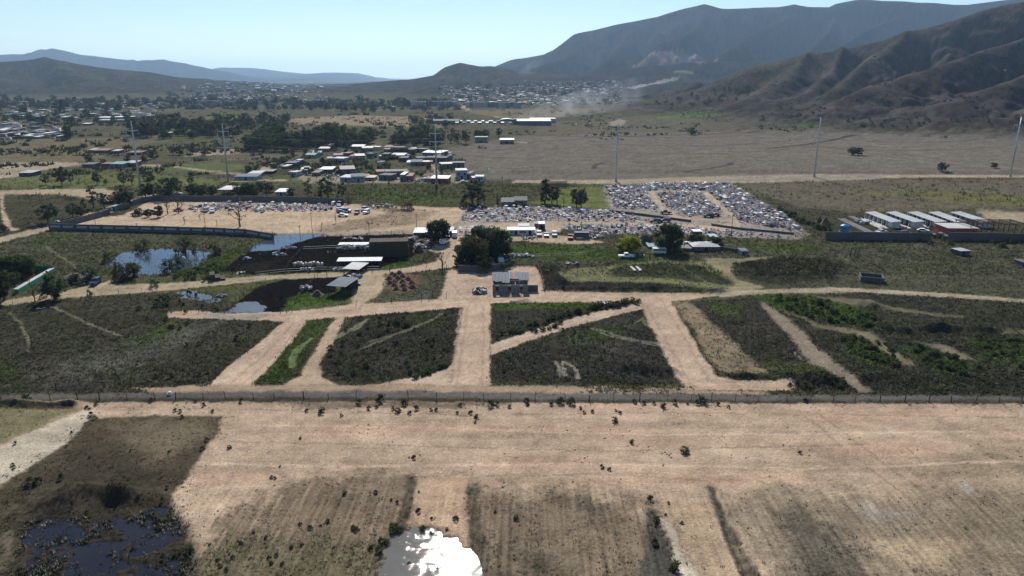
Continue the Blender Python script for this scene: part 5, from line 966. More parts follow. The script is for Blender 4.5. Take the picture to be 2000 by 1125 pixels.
# row houses
for k, (bx, fx) in enumerate(((1692,1742),(1733,1787),(1775,1829),(1816,1868),(1858,1918))):
    b, f, g = P(bx, 426), P(fx, 446), P(fx + 15.5, 446); ax = f - b; L = np.linalg.norm(ax); rz = math.atan2(ax[1], ax[0])
    t = thing('row_house', 'long white row house with a tin roof, %s from left in the row' % ORD[k], 'house', b, rz, 'white row houses'); wd = abs((g - f) @ np.array((-ax[1], ax[0], 0)) / L); H = 2.35
    MB().box(0, L, 0, wd, 0, H).obj('wall', PT['white'], t); mb = MB(); corrugated(mb, -.3, L+.25, -.9, wd+.3, H+.01, H+.35, .08, 1.2); mb.obj('roof', PT['silver'], t)
    for j in range(6):
        x0, x1 = L*(j+.08)/6, L*(j+.92)/6
        if j < 5: MB().box(x0, x1, -.03, .02, .1, 2.0).obj('shopfront', PT['glass'] if (j+k) % 2 else PT['dgrey'], t)
        MB().box(L*j/6-.1+.1, L*j/6+.2+.1, -.8, -.6, 0, H-.02).obj('post', PT['white'], t)
    MB().box(0, L, -2.6, -1, -.02, .06).obj('walkway', PT['conc'], t)
building(1878, 463, 56, 17, 9, 'red building with a flat grey roof behind the right wall', 'red', 'conc', 'flat', -.04, name='red_building', cat='building', opens=[(-.42,'w'),(-.3,'w')])
# steel frame shelter
b = P(1893, 462); t = thing('steel_frame', 'rusty open steel frame shelter behind the right wall', 'frame', b)
for i in range(6):
    for j in range(2): MB().box(i*4-.1, i*4+.1, j*9-.1, j*9+.1, 0, 4.2).obj('post', PT['brass'], t)
    MB().box(i*4-.12, i*4+.12, -.6, 9.6, 4.2, 4.42).obj('beam', PT['brass'], t)
for j in range(8): MB().box(-.6, 20.6, j*1.28-.07, j*1.28+.1, 4.43, 4.57).obj('purlin', PT['brass'], t)
# roofless tank
q = G(1703, 552); t = thing('block_tank', 'roofless rectangular dark block tank in the right field', 'tank', (q[0], q[1], q[2]), -.35)
for (x0, x1, y0, y1) in ((-3,3,0,.25),(-3,3,4.5,4.75),(-3,-2.75,.252,4.498),(2.75,3,.252,4.498)): MB().box(x0,x1,y0,y1,0,1.5).obj('wall', PT['dgrey'], t)
MB().box(-2.75,2.75,.25,4.5,.0,.2).obj('floor', PT['black'], t)
# blue water tank, unfinished foundations
q = G(1648, 458); t = thing('water_tank', 'blue round water tank behind the right block wall', 'tank', q); MB().tube((0,0,1.2),(0,0,3.4),1.5,1.5,14).obj('drum', PT['tank'], t); MB().tube((0,0,3.4),(0,0,3.9),1.5,.4,14).obj('lid', PT['tank'], t); MB().box(-1.4,1.4,-1.4,1.4,0,1.2).obj('stand', PT['conc'], t)
def slab(pts, h, m, name, label, cat):
    Q = PP(pts); z = ground_z(*Q.mean(0)); mb = MB(); mb.hexa([(p[0],p[1],z-.1) for p in Q], [(p[0],p[1],z+h) for p in Q]); return tag(mb.obj(name, m), label, cat)
slab([(1716,446),(1732,444),(1700,428),(1680,429)], .25, PT['conc'], 'concrete_slab', 'pale concrete slab left of the row houses', 'slab')
slab([(1690,455),(1708,455),(1650,428),(1635,428)], .5, PT['dgrey'], 'foundation', 'dark block foundation strip left of the pale slab', 'foundation')
slab([(1672,432),(1684,432),(1668,424),(1656,424)], .5, PT['dgrey'], 'foundation', 'short dark foundation strip behind the long one', 'foundation')
for k, x in enumerate((1235, 1246)): slab([(x+2,530),(x+8,529),(x-1,521),(x-5,521)], .3, PT['conc'], 'concrete_strip', '%s of two pale concrete strips on the oval field' % ('left', 'right')[k], 'slab')

# ------------------------------------------------------------------ walls and fences
def wall(pts, h, label, m='dgrey', name='block_wall', panels=False, th=.25):
    Q = [G(*p) for p in pts]; t = thing(name, label, 'wall', (0, 0, 0))
    for a, b in zip(Q[:-1], Q[1:]):
        a = np.array(a); b = np.array(b); L = np.linalg.norm((b-a)[:2]); n = max(1, int(round(L / 9))); d = (b-a)/L; nn = np.array((-d[1], d[0], 0)) * th/2
        for k in range(n):
            p, q = a+(b-a)*k/n, a+(b-a)*(k+1)/n; hh = h * random.uniform(.96, 1.04); q = q - d*.02
            u = np.array((0,0,hh)); o = np.array((0,0,.4)); MB().hexa([p-nn-o,q-nn-o,q+nn-o,p+nn-o],[p-nn+u,q-nn+u,q+nn+u,p+nn+u]).obj('wall_panel', PT[m], t)
            pp = p + d*.1; MB().box(-.16,.16,-.16,.16,-.3,hh+.12).obj('pier', PT[m], t, loc=p)
            if panels:
                for j in range(2):
                    c0, c1 = p+(q-p)*(.06+.48*j), p+(q-p)*(.44+.48*j); f = -nn*1.12 if nn[1] > 0 else nn*1.12; z0, z1 = np.array((0,0,hh*.42+random.uniform(-.1,.1))), np.array((0,0,hh*.72))
                    MB().hexa([c0+f*.9+z0,c1+f*.9+z0,c1+f+z0,c0+f+z0],[c0+f*.9+z1,c1+f*.9+z1,c1+f+z1,c0+f+z1]).obj('painted_panel', PT['plate'], t)
    return t
wall([(97,449),(200,451),(300,453),(400,457),(480,461),(535,466)], 2.35, 'long block wall with a row of white painted panels beside the pond', panels=True)
wall([(105,447),(150,437),(200,424),(215,418)], 2.3, 'left side wall of the sandy compound')
wall([(228,412),(262,401),(280,395),(300,392)], 2.3, 'short wall at the far left corner of the sandy compound')
wall([(300,392),(400,393),(500,394),(600,396),(672,399)], 2.6, 'long block wall along the far side of the sandy compound')
wall([(1612,468),(1715,469),(1818,470)], 2.9, 'dark block wall in front of the row houses')
wall([(1852,470),(1930,471),(2010,473),(2100,475)], 2.9, 'dark block wall in front of the red building')
wall([(896,531),(930,531),(962,529),(985,527)], 2.0, 'block wall behind the shade tree at the lane')
wall([(1405,488),(1450,494)], 1.3, 'low wall right of the farmhouse', th=.2)
wall([(1130,420),(1200,423),(1260,430),(1350,444)] if False else [(1195,414),(1260,422),(1350,434)], .9, 'low dark wall between the two parts of the cemetery')
wall([(1390,440),(1450,449),(1550,458)], .8, 'low wall through the right part of the cemetery')
PM = {}
def post_mesh(h, r):
    if (h, r) not in PM: PM[(h, r)] = MB().tube((0,0,-.2),(0,0,h),r,r*.85,5).mesh('post', PT['wood'])
    return PM[(h, r)]
M_WIRE = mat('fence_wire', (.12,.115,.11), .6, .1, 1., metal=.3)
def fence(pts, step, h, label, r=.07, wires=3, jit=.25, wr=.012):
    Q = [G(*p)[:2] for p in pts]; t = thing('wire_fence', label, 'fence', (0, 0, 0)); tops = []
    for a, b in zip(Q[:-1], Q[1:]):
        L = np.linalg.norm(b - a); n = max(1, int(L / step))
        for k in range(n + (b is Q[-1])):
            p = a + (b - a) * (k + random.uniform(-jit, jit) * .5) / n; z = ground_z(*p); hh = h * random.choice((.8, .9, 1, 1, 1.15)); rr = r * random.choice((.7, 1, 1, 1.5))
            o = obj('post', post_mesh(h, r), t, (p[0], p[1], z)); o.rotation_euler = (random.gauss(0, .05), random.gauss(0, .06), 0); o.scale = (rr/r, rr/r, hh/h); tops.append((p[0], p[1], z))
    for wz in range(wires):
        mb = MB(); zf = h * (.3 + .6 * wz / max(1, wires-1))
        for p, q in zip(tops[:-1], tops[1:]): mb.tube((p[0],p[1],p[2]+zf*.9),(q[0],q[1],q[2]+zf*.9),wr,None,3,cap=False)
        mb.obj('wire', M_WIRE, t)
fence([(-120,783),(0,782),(300,780.5),(540,779),(900,781),(1300,783.5),(2000,786),(2120,787)], 4.2, 1.55, 'long wire fence with thin posts along the near side of the asphalt')
fence([(0,762),(60,764),(120,762),(200,758),(225,756)], 5, 1.6, 'wire fence with leaning posts at the left end of the asphalt')
fence([(205,757),(225,735),(250,700),(270,660),(300,630)], 8, 1.3, 'broken fence line running up the left weedy field', wires=1)
fence([(545,612),(600,605),(660,600)], 3.2, 1.6, 'post fence beside the track below the lower pen')
fence([(698,597),(760,590),(800,587),(870,580)], 3., 1.6, 'post fence along the graded road below the soil heaps')
fence([(838,586),(852,560),(862,540),(872,525)], 2.2, 1.4, 'rough fence right of the soil heaps', wires=2)
fence([(640,540),(700,535),(760,530),(830,522),(862,518)], 3.5, 1.5, 'thin fence along the upper side of the soil heap field')
fence([(274,540),(300,541),(340,536),(350,530)], 2.5, 1.3, 'old post fence along the near bank of the pond')
fence([(30,596),(100,588),(170,580),(235,573),(310,567)], 4, 1.4, 'post fence on the near side of the left dirt road')
fence([(333,612),(355,611),(375,612),(390,611),(406,611)], 2.6, 1.6, 'short fence of dark posts at the end of the graded road')
fence([(430,536),(450,520),(470,500),(492,484),(520,466)], 3, 1.3, 'rail fence along the left side of the upper pens')
fence([(560,612),(580,585),(600,560),(620,541)], 2.4, 1.3, 'rail fence between the two lower pens')
fence([(440,612),(460,590),(490,566),(520,550)], 2.4, 1.3, 'rail fence on the left of the lower pen')
fence([(500,538),(560,532),(620,528),(740,526)], 3, 1.2, 'feeding rail along the lower edge of the upper pens', wr=.05, wires=2)
fence([(555,530),(575,505),(590,488)], 2.4, 1.2, 'cross fence inside the upper pens')
fence([(590,488),(660,484),(730,482)], 2.6, 1.2, 'upper cross rail inside the pens', wr=.05, wires=2)
fence([(540,462),(640,463),(720,461),(810,455)], 4, 1.5, 'wire fence between the pens and the lane')
fence([(1063,570),(1060,548),(1052,525),(1050,515)], 2, 1.3, 'dark fence right of the block house yard')
fence([(990,520),(1040,520),(1052,520)], 2, 1.2, 'old plank fence behind the block house', wires=2)
fence([(960,498),(1040,502),(1150,497)], 5, 1.1, 'low pale fence along the ditch by the green field', wires=2, wr=.04)
fence([(1095,459),(1180,461),(1260,462),(1340,463),(1420,462),(1500,468),(1610,472)], 6, 1.7, 'wire fence along the near side of the cemetery')
fence([(1010,280),(1030,281),(1048,279)], 5, 1.8, 'dark corral rails beside the cattle barn', wr=.08)
fence([(1000,586),(1006,586)], 3, 1., 'stub of fence below the block house') if False else None
for k, (x, y) in enumerate(((1661,501),(1669,502),(1677,498))): tag(MB().tube((0,0,-.2),(0,0,2.4),.12,.1,6).obj('post', PT['wood'], loc=G(x, y)), '%s of three lone posts in the right field' % ('left', 'middle', 'right')[k], 'post')
q = G(1086, 367); t = thing('corral', 'dark slatted corral on the edge of the green field', 'corral', q); s = mpp(1086, 367)
for j in range(4): MB().box(-24*s, 24*s, -.05, .05, .5+j*.5, .8+j*.5).obj('rail', PT['wood'], t); MB().box(-24*s, 24*s, 7.95, 8.05, .5+j*.5, .8+j*.5).obj('rail', PT['wood'], t)
for j in range(9): MB().box(-24*s+j*6*s-.1, -24*s+j*6*s+.1, -.2, -.055, 0, 2.4).obj('post', PT['wood'], t)

# ------------------------------------------------------------------ steel power poles
def power_pole(px, py, top, side, label):
    q = G(px, py); H = (py - top) * mpp(px, py) / .955; t = thing('power_pole', label, 'power pole', q, 0, 'steel power poles'); tips = []
    MB().tube((0,0,0),(0,0,H),.62,.24,12).obj('shaft', PT['steel'], t, smooth=True); MB().tube((0,0,-.1),(0,0,.5),.95,.9,12).obj('footing', PT['conc'], t)
    for k, f in enumerate((.86, .72, .58)):
        z = H * f
        for sx in ((-1, 1) if side == 0 else (side,)):
            L = 3.0; a = MB().tube((0,0,z-.15),(sx*L,0,z+.35),.3,.2,6).obj('crossarm', PT['white'], t)
            mb = MB()
            for j in range(6): mb.tube((sx*L,0,z+.25-j*.36),(sx*L,0,z-.02-j*.36),.24,.12,6)
            mb.obj('insulator', PT['silver'], a); tips.append((q[0]+sx*L, q[1], q[2]+z-1.95))
    MB().tube((0,0,H-.35),(.9 if side >= 0 else -.9,0,H-.1),.14,.1,6).obj('top_bracket', PT['steel'], t)
    return tips
T = [power_pole(275, 371, 246, 0, 'tall steel power pole at the corner of the sandy compound, leftmost'), power_pole(446, 354, 249, 0, 'second steel power pole from the left, beside the long blue shed'), power_pole(853, 360, 252, 0, 'steel power pole in front of the village houses'), power_pole(1203, 355, 249, -1, 'steel power pole at the edge of the large cemetery'), power_pole(1590, 346, 238, -1, 'second steel power pole from the right on the pasture edge'), power_pole(1973, 344, 236, -1, 'rightmost steel power pole on the pasture edge')]
def cable(p, q, label, sag=2.5, r=.08):
    mb = MB(); last = p
    for k in range(1, 13):
        t = k/12; c = tuple(p[i]+(q[i]-p[i])*t - (sag*4*t*(1-t) if i == 2 else 0) for i in range(3)); mb.tube(last, c, r, None, 4, cap=False); last = c
    tag(mb.obj('power_cable', M_WIRE), label, 'cable', 'cables between the power poles')
for a, b, n in ((0, 1, 'first and second'), (1, 2, 'second and third'), (2, 3, 'third and fourth'), (3, 4, 'fourth and fifth'), (4, 5, 'fifth and sixth')):
    lv = ('top', 'middle', 'lowest')
    for k in range(3):
        p = T[a][k*2+1] if len(T[a]) == 6 else T[a][k]; qq = T[b][k*2+1] if len(T[b]) == 6 else T[b][k]
        cable(p, qq, '%s cable between the %s steel poles from left' % (lv[k], n))
for (x, y, h, lab) in [(610,455,40,'thin wooden utility pole behind the pens'), (814,452,34,'thin wooden utility pole behind the white roofed shed'), (401,443,26,'thin lamp pole behind the long painted wall'), (188,447,22,'thin pole behind the left end of the long wall'), (268,449,14,'short pole behind the long painted wall'), (1428,462,42,'thin pole at the cemetery fence right of the farmhouse'), (1135,463,30,'thin pole beside the small cars at the cemetery'), (1221,462,30,'thin pole at the cemetery fence behind the willow'), (1625,461,18,'thin pole behind the dark wall by the blue tank'), (1813,465,22,'thin pole at the right end of the dark wall'), (424,442,12,'short post behind the painted wall'), (586,456,16,'short pole beside the flooded pen corner'), (721,452,18,'short pole on the lane behind the pens')]:
    t = thing('utility_pole', lab, 'pole', G(x, y)); H = h*mpp(x, y)/.96; MB().tube((0,0,-.3),(0,0,H),.11,.08,6).obj('shaft', PT['wood'], t); MB().box(-.5,.5,-.05,.05,H-.5,H-.38).obj('crossarm', PT['wood'], t)
# windmill
q = G(955, 357); t = thing('windmill', 'small lattice windmill on the edge of the grey pasture', 'windmill', q)
for a, b in ((-1,-1),(1,-1),(1,1),(-1,1)): MB().tube((a*.9,b*.9,0),(a*.12,b*.12,7.2),.06,.05,4).obj('leg', PT['steel'], t)
for z in (2, 4, 5.6):
    f = .9-.78*z/7.2; MB().box(-f,f,-f-.03,-f+.03,z,z+.08).obj('brace', PT['steel'], t)
wh = MB()
for k in range(14):
    a = k*2*math.pi/14; c, s_ = math.cos(a), math.sin(a); wh.quad([(.3*c,-.3,7.4+.3*s_),(1.2*math.cos(a-.14),-.3,7.4+1.2*math.sin(a-.14)),(1.2*math.cos(a+.14),-.22,7.4+1.2*math.sin(a+.14))])
wh.obj('wheel', PT['steel'], t); MB().box(-.04,.04,-.25,1.6,7.35,7.45).box(-.02,.02,1.2,2,7.1,7.8).obj('tail_vane', PT['steel'], t)

# ------------------------------------------------------------------ vehicles
def car_meshes(kind, color):
    """body, glass and wheel meshes; nose along +x, 4.4 m long"""
    body = mat('car_paint_' + color, dict(white=(.75,.75,.75), black=(.02,.02,.022), grey=(.25,.26,.27), silver=(.5,.51,.52), red=(.35,.05,.04), blue=(.08,.12,.3), navy=(.04,.05,.1))[color], .3, .06, 1., spec=.5)
    if kind == 'sedan': prof = [(-2.2,.45),(-2.2,.85),(-1.6,.95),(-1.15,1.4),(.25,1.42),(.95,.98),(2.05,.82),(2.2,.5)]; gl = (-1.5,.92, -1.1,1.35, .2,1.37, .85,.95)
    elif kind == 'suv': prof = [(-2.2,.5),(-2.22,1.05),(-2.05,1.72),(.35,1.76),(1.0,1.12),(2.1,1.0),(2.25,.55)]; gl = (-2.0,1.1, -1.9,1.66, .3,1.7, .9,1.12)
    elif kind == 'pickup': prof = [(-2.5,.55),(-2.5,1.0),(-.75,1.02),(-.65,1.7),(.5,1.72),(1.1,1.12),(2.3,1.02),(2.45,.55)]; gl = (-.7,1.1, -.58,1.64, .45,1.66, 1.0,1.12)
    else: prof = [(-3.2,.5),(-3.2,2.6),(2.3,2.6),(2.75,1.5),(3.2,1.3),(3.2,.5)]; gl = (-2.9,1.6, -2.9,2.3, 2.25,2.3, 2.6,1.6)
    hw = .88 if kind != 'van' else 1.1; mb = MB(); n = len(prof); W = lambda z: hw * (1 - .13 * max(0, (z - .95)) / .8 if kind != 'van' else 1)
    for sy in (-1, 1): mb.quad([(x, sy*W(z), z) for x, z in (prof if sy < 0 else prof[::-1])][::-1])
    for k in range(n):
        (x0,z0),(x1,z1) = prof[k], prof[(k+1) % n]; mb.quad([(x0,-W(z0),z0),(x1,-W(z1),z1),(x1,W(z1),z1),(x0,W(z0),z0)])
    g = MB(); x0,z0,x1,z1,x2,z2,x3,z3 = gl; e = .012
    for sy in (-1, 1): g.quad([(x0+.1,sy*(W(z0)+e),z0),(x1+.1,sy*(W(z1)+e),z1),(x2-.1,sy*(W(z2)+e),z2),(x3-.12,sy*(W(z3)+e),z3)])
    g.quad([(x2+.04,-W(z2)+.1,z2-.02),(x3+.06,-W(z3)+.08,z3+.02),(x3+.06,W(z3)-.08,z3+.02),(x2+.04,W(z2)-.1,z2-.02)]); g.quad([(x0-.05,-W(z0)+.1,z0),(x1-.05,-W(z1)+.1,z1),(x1-.05,W(z1)-.1,z1),(x0-.05,W(z0)-.1,z0)])
    wx = (1.35, -1.35) if kind != 'van' else (2.1, -2.1)
    return mb.mesh('body', body), g.mesh('windows', PT['glass']), MB().tube((0,-.1,0),(0,.1,0),.34,None,12).mesh('wheel', PT['rubber']), wx, hw, mat('lamp_lens', (.7,.68,.6), .2, .05, 1.)
CARS = {}
def car(px, py, kind, color, rz, label, s=1.):
    if (kind, color) not in CARS: CARS[(kind, color)] = car_meshes(kind, color)
    b, g, wm, wx, hw, lens = CARS[(kind, color)]; t = thing('van' if kind == 'van' else 'pickup_truck' if kind == 'pickup' else 'car', label, 'van' if kind == 'van' else 'pickup' if kind == 'pickup' else 'car', G(px, py), R(rz)); t.scale = (s, s, s)
    obj('body', b, t); obj('windows', g, t)
    for x in wx:
        for y in (-hw+.05, hw-.05): obj('wheel', wm, t, (x, y, .34))
    for y in (-.6, .6): MB().box(2.16, 2.235, y-.16, y+.16, .66, .8).obj('headlight', lens, t) if kind in ('sedan', 'suv') else None
for a in [(268,421,'pickup','black',175,'black pickup under the small round tree in the sandy yard'), (289,418,'sedan','black',10,'black car, left of two parked side by side in the yard'), (297,416,'suv','silver',8,'pale car behind the black ones in the sandy yard'), (402,414,'suv','grey',-80,'grey car at the edge of the left graves'), (415,415,'suv','white',-75,'white car at the edge of the left graves'), (349,412,'sedan','red',180,'dark red car under the wide bare tree'), (652,400,'van','white',-95,'white van at the end of the far wall',.6), (663,401,'suv','black',-90,'dark car next to the white van by the far wall'), (662,409,'suv','grey',-85,'grey car in the upper part of the car cluster'), (669,412,'sedan','silver',-10,'silver car in the middle of the car cluster'), (677,415,'suv','navy',-15,'navy car on the right of the car cluster'), (667,416,'sedan','blue',-5,'blue car on the left of the car cluster'), (670,423,'sedan','white',0,'white car at the front of the car cluster'), (697,418,'suv','black',-88,'black car standing apart right of the cluster'), (716,417,'suv','white',-100,'white car at the right end of the cluster'), (711,412,'suv','navy',-95,'dark car behind the rightmost white one'),
          (868,477,'suv','white',-105,'white car beside the dark tree on the lane'), (874,464,'pickup','silver',-90,'silver pickup in the shade on the lane'), (888,463,'van','white',-88,'white box van behind the silver pickup',.75), (1053,461,'suv','silver',-90,'silver car, first right of the white office'), (1067,462,'sedan','grey',-90,'grey car, second right of the white office'), (1083,461,'suv','silver',-92,'pale car, third right of the white office'), (1114,467,'pickup','red',-95,'red pickup near the cemetery entrance'), (1134,466,'van','navy',178,'dark blue box truck beside the rubble',.9), (1300,418,'pickup','black',170,'black pickup on the upper cemetery lane'), (1279,435,'suv','black',178,'black car, left one on the lower cemetery lane'), (1299,434,'suv','navy',172,'dark car, right one on the lower cemetery lane'), (1383,424,'suv','black',185,'black car below the central graves'), (1396,422,'sedan','red',180,'dark red car beside the black one below the graves'), (1223,504,'pickup','white',0,'white pickup parked under the willow'), (1342,480,'sedan','white',15,'white car in the farmhouse yard'), (1768,459,'suv','navy',10,'dark blue car in the yard of the row houses'), (1803,454,'sedan','white',-30,'white car in the yard of the row houses'), (1836,464,'pickup','grey',-40,'grey pickup at the gate between the two walls'), (187,556,'suv','navy',-80,'dark car with bright roof beside the brown hut'), (112,438,'sedan','navy',25,'dark car on the left dirt road by the wall corner'), (347,381,'sedan','silver',20,'silver car behind the far compound wall'), (978,512,'sedan','white',-80,'white car at the right edge of the big tree clump'), (977,506,'suv','silver',-80,'silver car just behind the white one by the clump'), (906,357,'sedan','silver',10,'silver car in front of the tall blue village house'), (1720,456,'pickup','white',25,'white truck on the pale slab by the row houses')]:
    car(a[0], a[1], a[2], a[3], a[4], a[5], *(a[6:] or ()))
# ------------------------------------------------------------------ graves
GM = [paint('white_marble', (.66,.66,.66), .6), paint('pale_blue_tile', (.34,.36,.39), .6), PT['teal'], PT['grey'], PT['pink'], paint('grave_stone', (.42,.40,.37)), paint('grey_marble', (.48,.48,.49), .6), paint('bright_flowers', (.45,.12,.2)), paint('deep_blue_tile', (.06,.12,.4)), PT['brown']]
def grave_mb(v):
    r_ = random.Random(v); mb = MB(); a = [0,3,5,6,9,4,5,1,3,0,6,4][v % 12]; b = [0,5,3,6,5,3,1,6][v % 8]; k = v % 6
    mb.box(-.55,.55,-1.1,1.1,-.1,.35,a); mb.box(-.4,.4,-.9,.9,.35,.42,r_.choice([5,7,3,b]))
    if k in (0, 3): mb.box(-.5,.5,.9,1.1,.35,1.2,b).box(-.07,.07,.95,1.05,1.2,2.0,b).box(-.3,.3,.95,1.05,1.6,1.73,b)
    elif k == 1:
        for x in (-.6,.6):
            for y in (-1.1,1.1): mb.box(x-.06,x+.06,y-.06,y+.06,0,2.1,b)
        mb.hexa([(-.8,-1.3,2.1),(.8,-1.3,2.1),(.8,1.3,2.1),(-.8,1.3,2.1)],[(-.1,-.2,2.7),(.1,-.2,2.7),(.1,.2,2.7),(-.1,.2,2.7)],a)
    elif k == 2: mb.box(-.06,.06,1,1.1,0,1.6,9).box(-.35,.35,1,1.1,1.05,1.17,9)
    elif k == 4: mb.box(-.6,.6,.3,1.2,.35,1.7,a).hexa([(-.7,.2,1.7),(.7,.2,1.7),(.7,1.3,1.7),(-.7,1.3,1.7)],[(-.7,.7,2.1),(.7,.7,2.1),(.7,.8,2.1),(-.7,.8,2.1)],b)
    else: mb.hexa([(-.5,.85,.35),(.5,.85,.35),(.5,1.05,.35),(-.5,1.05,.35)],[(-.3,.85,1.25),(.3,.85,1.25),(.3,1.05,1.25),(-.3,1.05,1.25)],b)
    return mb
GP = [grave_mb(v) for v in range(24)]; GMESH = [m.mesh('grave', GM) for m in GP]
spots = []
def graves(poly, sx, sy, skip, where):
    Q = PP(poly); lo, hi = Q.min(0), Q.max(0); xs = np.arange(lo[0], hi[0], sx); ys = np.arange(lo[1], hi[1], sy)
    X, Y = np.meshgrid(xs, ys); X = X.ravel() + rng.normal(size=X.size) * .5; Y = Y.ravel() + rng.normal(size=X.size) * .45
    k = (poly_sd(X, Y, Q) > .5) & (rng.random(X.size) > skip); spots.extend([(y, x, where) for x, y in zip(X[k], Y[k])])
graves([(905,411),(1000,405),(1190,412),(1290,436),(1100,431),(900,434)], 1.9, 2.5, .08, 'old')
graves([(1098,440),(1270,441),(1400,450),(1500,460),(1565,467),(1400,461),(1110,456)], 1.9, 2.4, .12, 'front')
graves([(892,446),(968,441),(960,456),(890,464)], 2.0, 2.6, .12, 'lane')
graves([(1180,365),(1290,359),(1425,359),(1462,382),(1540,425),(1572,452),(1445,436),(1382,373),(1262,372),(1290,409),(1200,409)], 1.75, 2.15, .08, 'large')
graves([(1280,378),(1366,377),(1420,418),(1340,424),(1300,404)], 1.8, 2.3, .14, 'large')
graves([(365,406),(420,398),(640,400),(662,404),(640,414),(500,414),(380,414)], 1.8, 2.3, .1, 'left')
spots.sort(); WH = dict(old='grave in the crowded old part of the cemetery', front='grave in the strip along the near cemetery fence', lane='grave in the small plot beside the lane', large='grave in the large hillside part of the cemetery', left='grave in the left graveyard of the sandy compound')
GV_, GF, GI = [], [], []
for k, (y, x, where) in enumerate(spots):
    v = random.randrange(24); z = ground_z(x, y) if k < 300 else float(hz(x, y)[0]); rz = random.gauss(0, .12) + (.35 if where == 'large' else 0); s = random.uniform(.6, 1.0)
    if k < 300:
        o = obj('grave', GMESH[v], None, (x, y, z), rz, (s, s, s*.7)); tag(o, '%s %s %s, %s' % (('white','grey','stone','marble','brown','pink','stone','blue','grey','white','marble','pink')[v % 12], ('cross topped','canopied','wooden cross','cross topped','chapel like','tapered stone')[v % 6], WH[where], ('far left','left','middle','right','far right')[int(np.clip((x / y + .2) * 7.5, 0, 4))]), 'grave', WH[where].replace('grave in', 'graves in'))
    else:
        c, sn = math.cos(rz)*s, math.sin(rz)*s; i0 = len(GV_); GV_ += [(x+a*c-b*sn, y+a*sn+b*c, z+d*s*.7) for a, b, d in GP[v].v]; GF += [[i0+q for q in f] for f in GP[v].f]; GI += GP[v].m
me = bpy.data.meshes.new('graves'); me.from_pydata(GV_, [], GF)
for m in GM: me.materials.append(m)
me.polygons.foreach_set('material_index', GI); me.update(); tag(obj('graves', me), 'hundreds of far graves crowding the cemetery slope', None, None, 'stuff')
# ------------------------------------------------------------------ cattle
def skin(name, verts, edges, rad, m, root=0):
    me = bpy.data.meshes.new(name); me.from_pydata(verts, edges, []); me.materials.append(m); o = bpy.data.objects.new(name, me)
    md = o.modifiers.new('skin', 'SKIN'); o.modifiers.new('sub', 'SUBSURF').levels = 1; o.modifiers['sub'].render_levels = 1
    for k, rr in enumerate(rad): me.skin_vertices[0].data[k].radius = rr if hasattr(rr, '__len__') else (rr, rr)
    me.skin_vertices[0].data[root].use_root = True
    return o
def cow(q, rz, dark, label, group=None, graze=True):
    hd = [(1.0,0,1.3),(1.35,0,1.0 if graze else 1.55),(1.75,0,.45 if graze else 1.6),(2.0,0,.2 if graze else 1.4)]
    V = [(-.75,0,1.2),(-.25,0,1.12),(.35,0,1.12),(.8,0,1.22)] + hd; E = [(0,1),(1,2),(2,3),(3,4),(4,5),(5,6),(6,7)]; rad = [(.28,.34),(.34,.42),(.34,.40),(.27,.34),(.17,.22),(.14,.18),(.14,.16),(.09,.09)]
    for sx, x in ((0,-.75),(3,.8)):
        for y in (-.22,.22):
            i = len(V); kn = -.1 if sx == 0 else .04
            V += [(x,y,.85),(x+(.06 if sx == 0 else 0),y,.62),(x+kn,y,.36),(x+kn*.5,y,.04)]; E += [(sx,i),(i,i+1),(i+1,i+2),(i+2,i+3)]; rad += [.15,.11,.07,.06]
    i = len(V); V += [(-1.05,0,1.25),(-1.12,0,.7)]; E += [(0,i),(i,i+1)]; rad += [.06,.035]
    i = len(V); V += [tuple(np.array(hd[2]) + (-.05,.2,.12)), tuple(np.array(hd[2]) + (-.05,-.2,.12))]; E += [(6,i),(6,i+1)]; rad += [.05,.05]
    o = skin('cow', V, E, rad, mat('black_hide', (.018,.016,.015), .7, .3, 2.) if dark else mat('pied_hide', (.6,.57,.52), .7, .1, 1.5, col2=(.05,.045,.04)))
    C.objects.link(o); o.location = q; o.rotation_euler = (0, 0, rz); return tag(o, label, 'cow', group)
cow(G(371,575), 2.4, True, 'black cow grazing at the puddle, left of the pair'); cow(G(383,578), 1.9, True, 'black cow drinking at the puddle, right of the pair')
c0 = None
for k in range(11):
    q = G(578 + k*5.2 + random.uniform(-1.5,1.5), 521 + random.uniform(-1,1))
    if c0 is None: c0 = cow(q, 1.5, False, 'black and white cow lined up at the feeding rail', 'cattle at the feeding rail', False); c1 = c0
    else: c1 = c0.copy(); C.objects.link(c1); c1.location = q
    c1.rotation_euler = (0, 0, -1.57 + random.uniform(-.4,.4))
for k in range(9):
    c1 = c0.copy(); C.objects.link(c1); c1.location = G(664 + k*7 + random.uniform(-3,3), 486 + random.uniform(-2,5)); c1.rotation_euler = (0, 0, random.random()*6.28); c1['label'] = 'black and white cow near the upper feeding shed'; c1['group'] = 'cattle near the upper feeding shed'
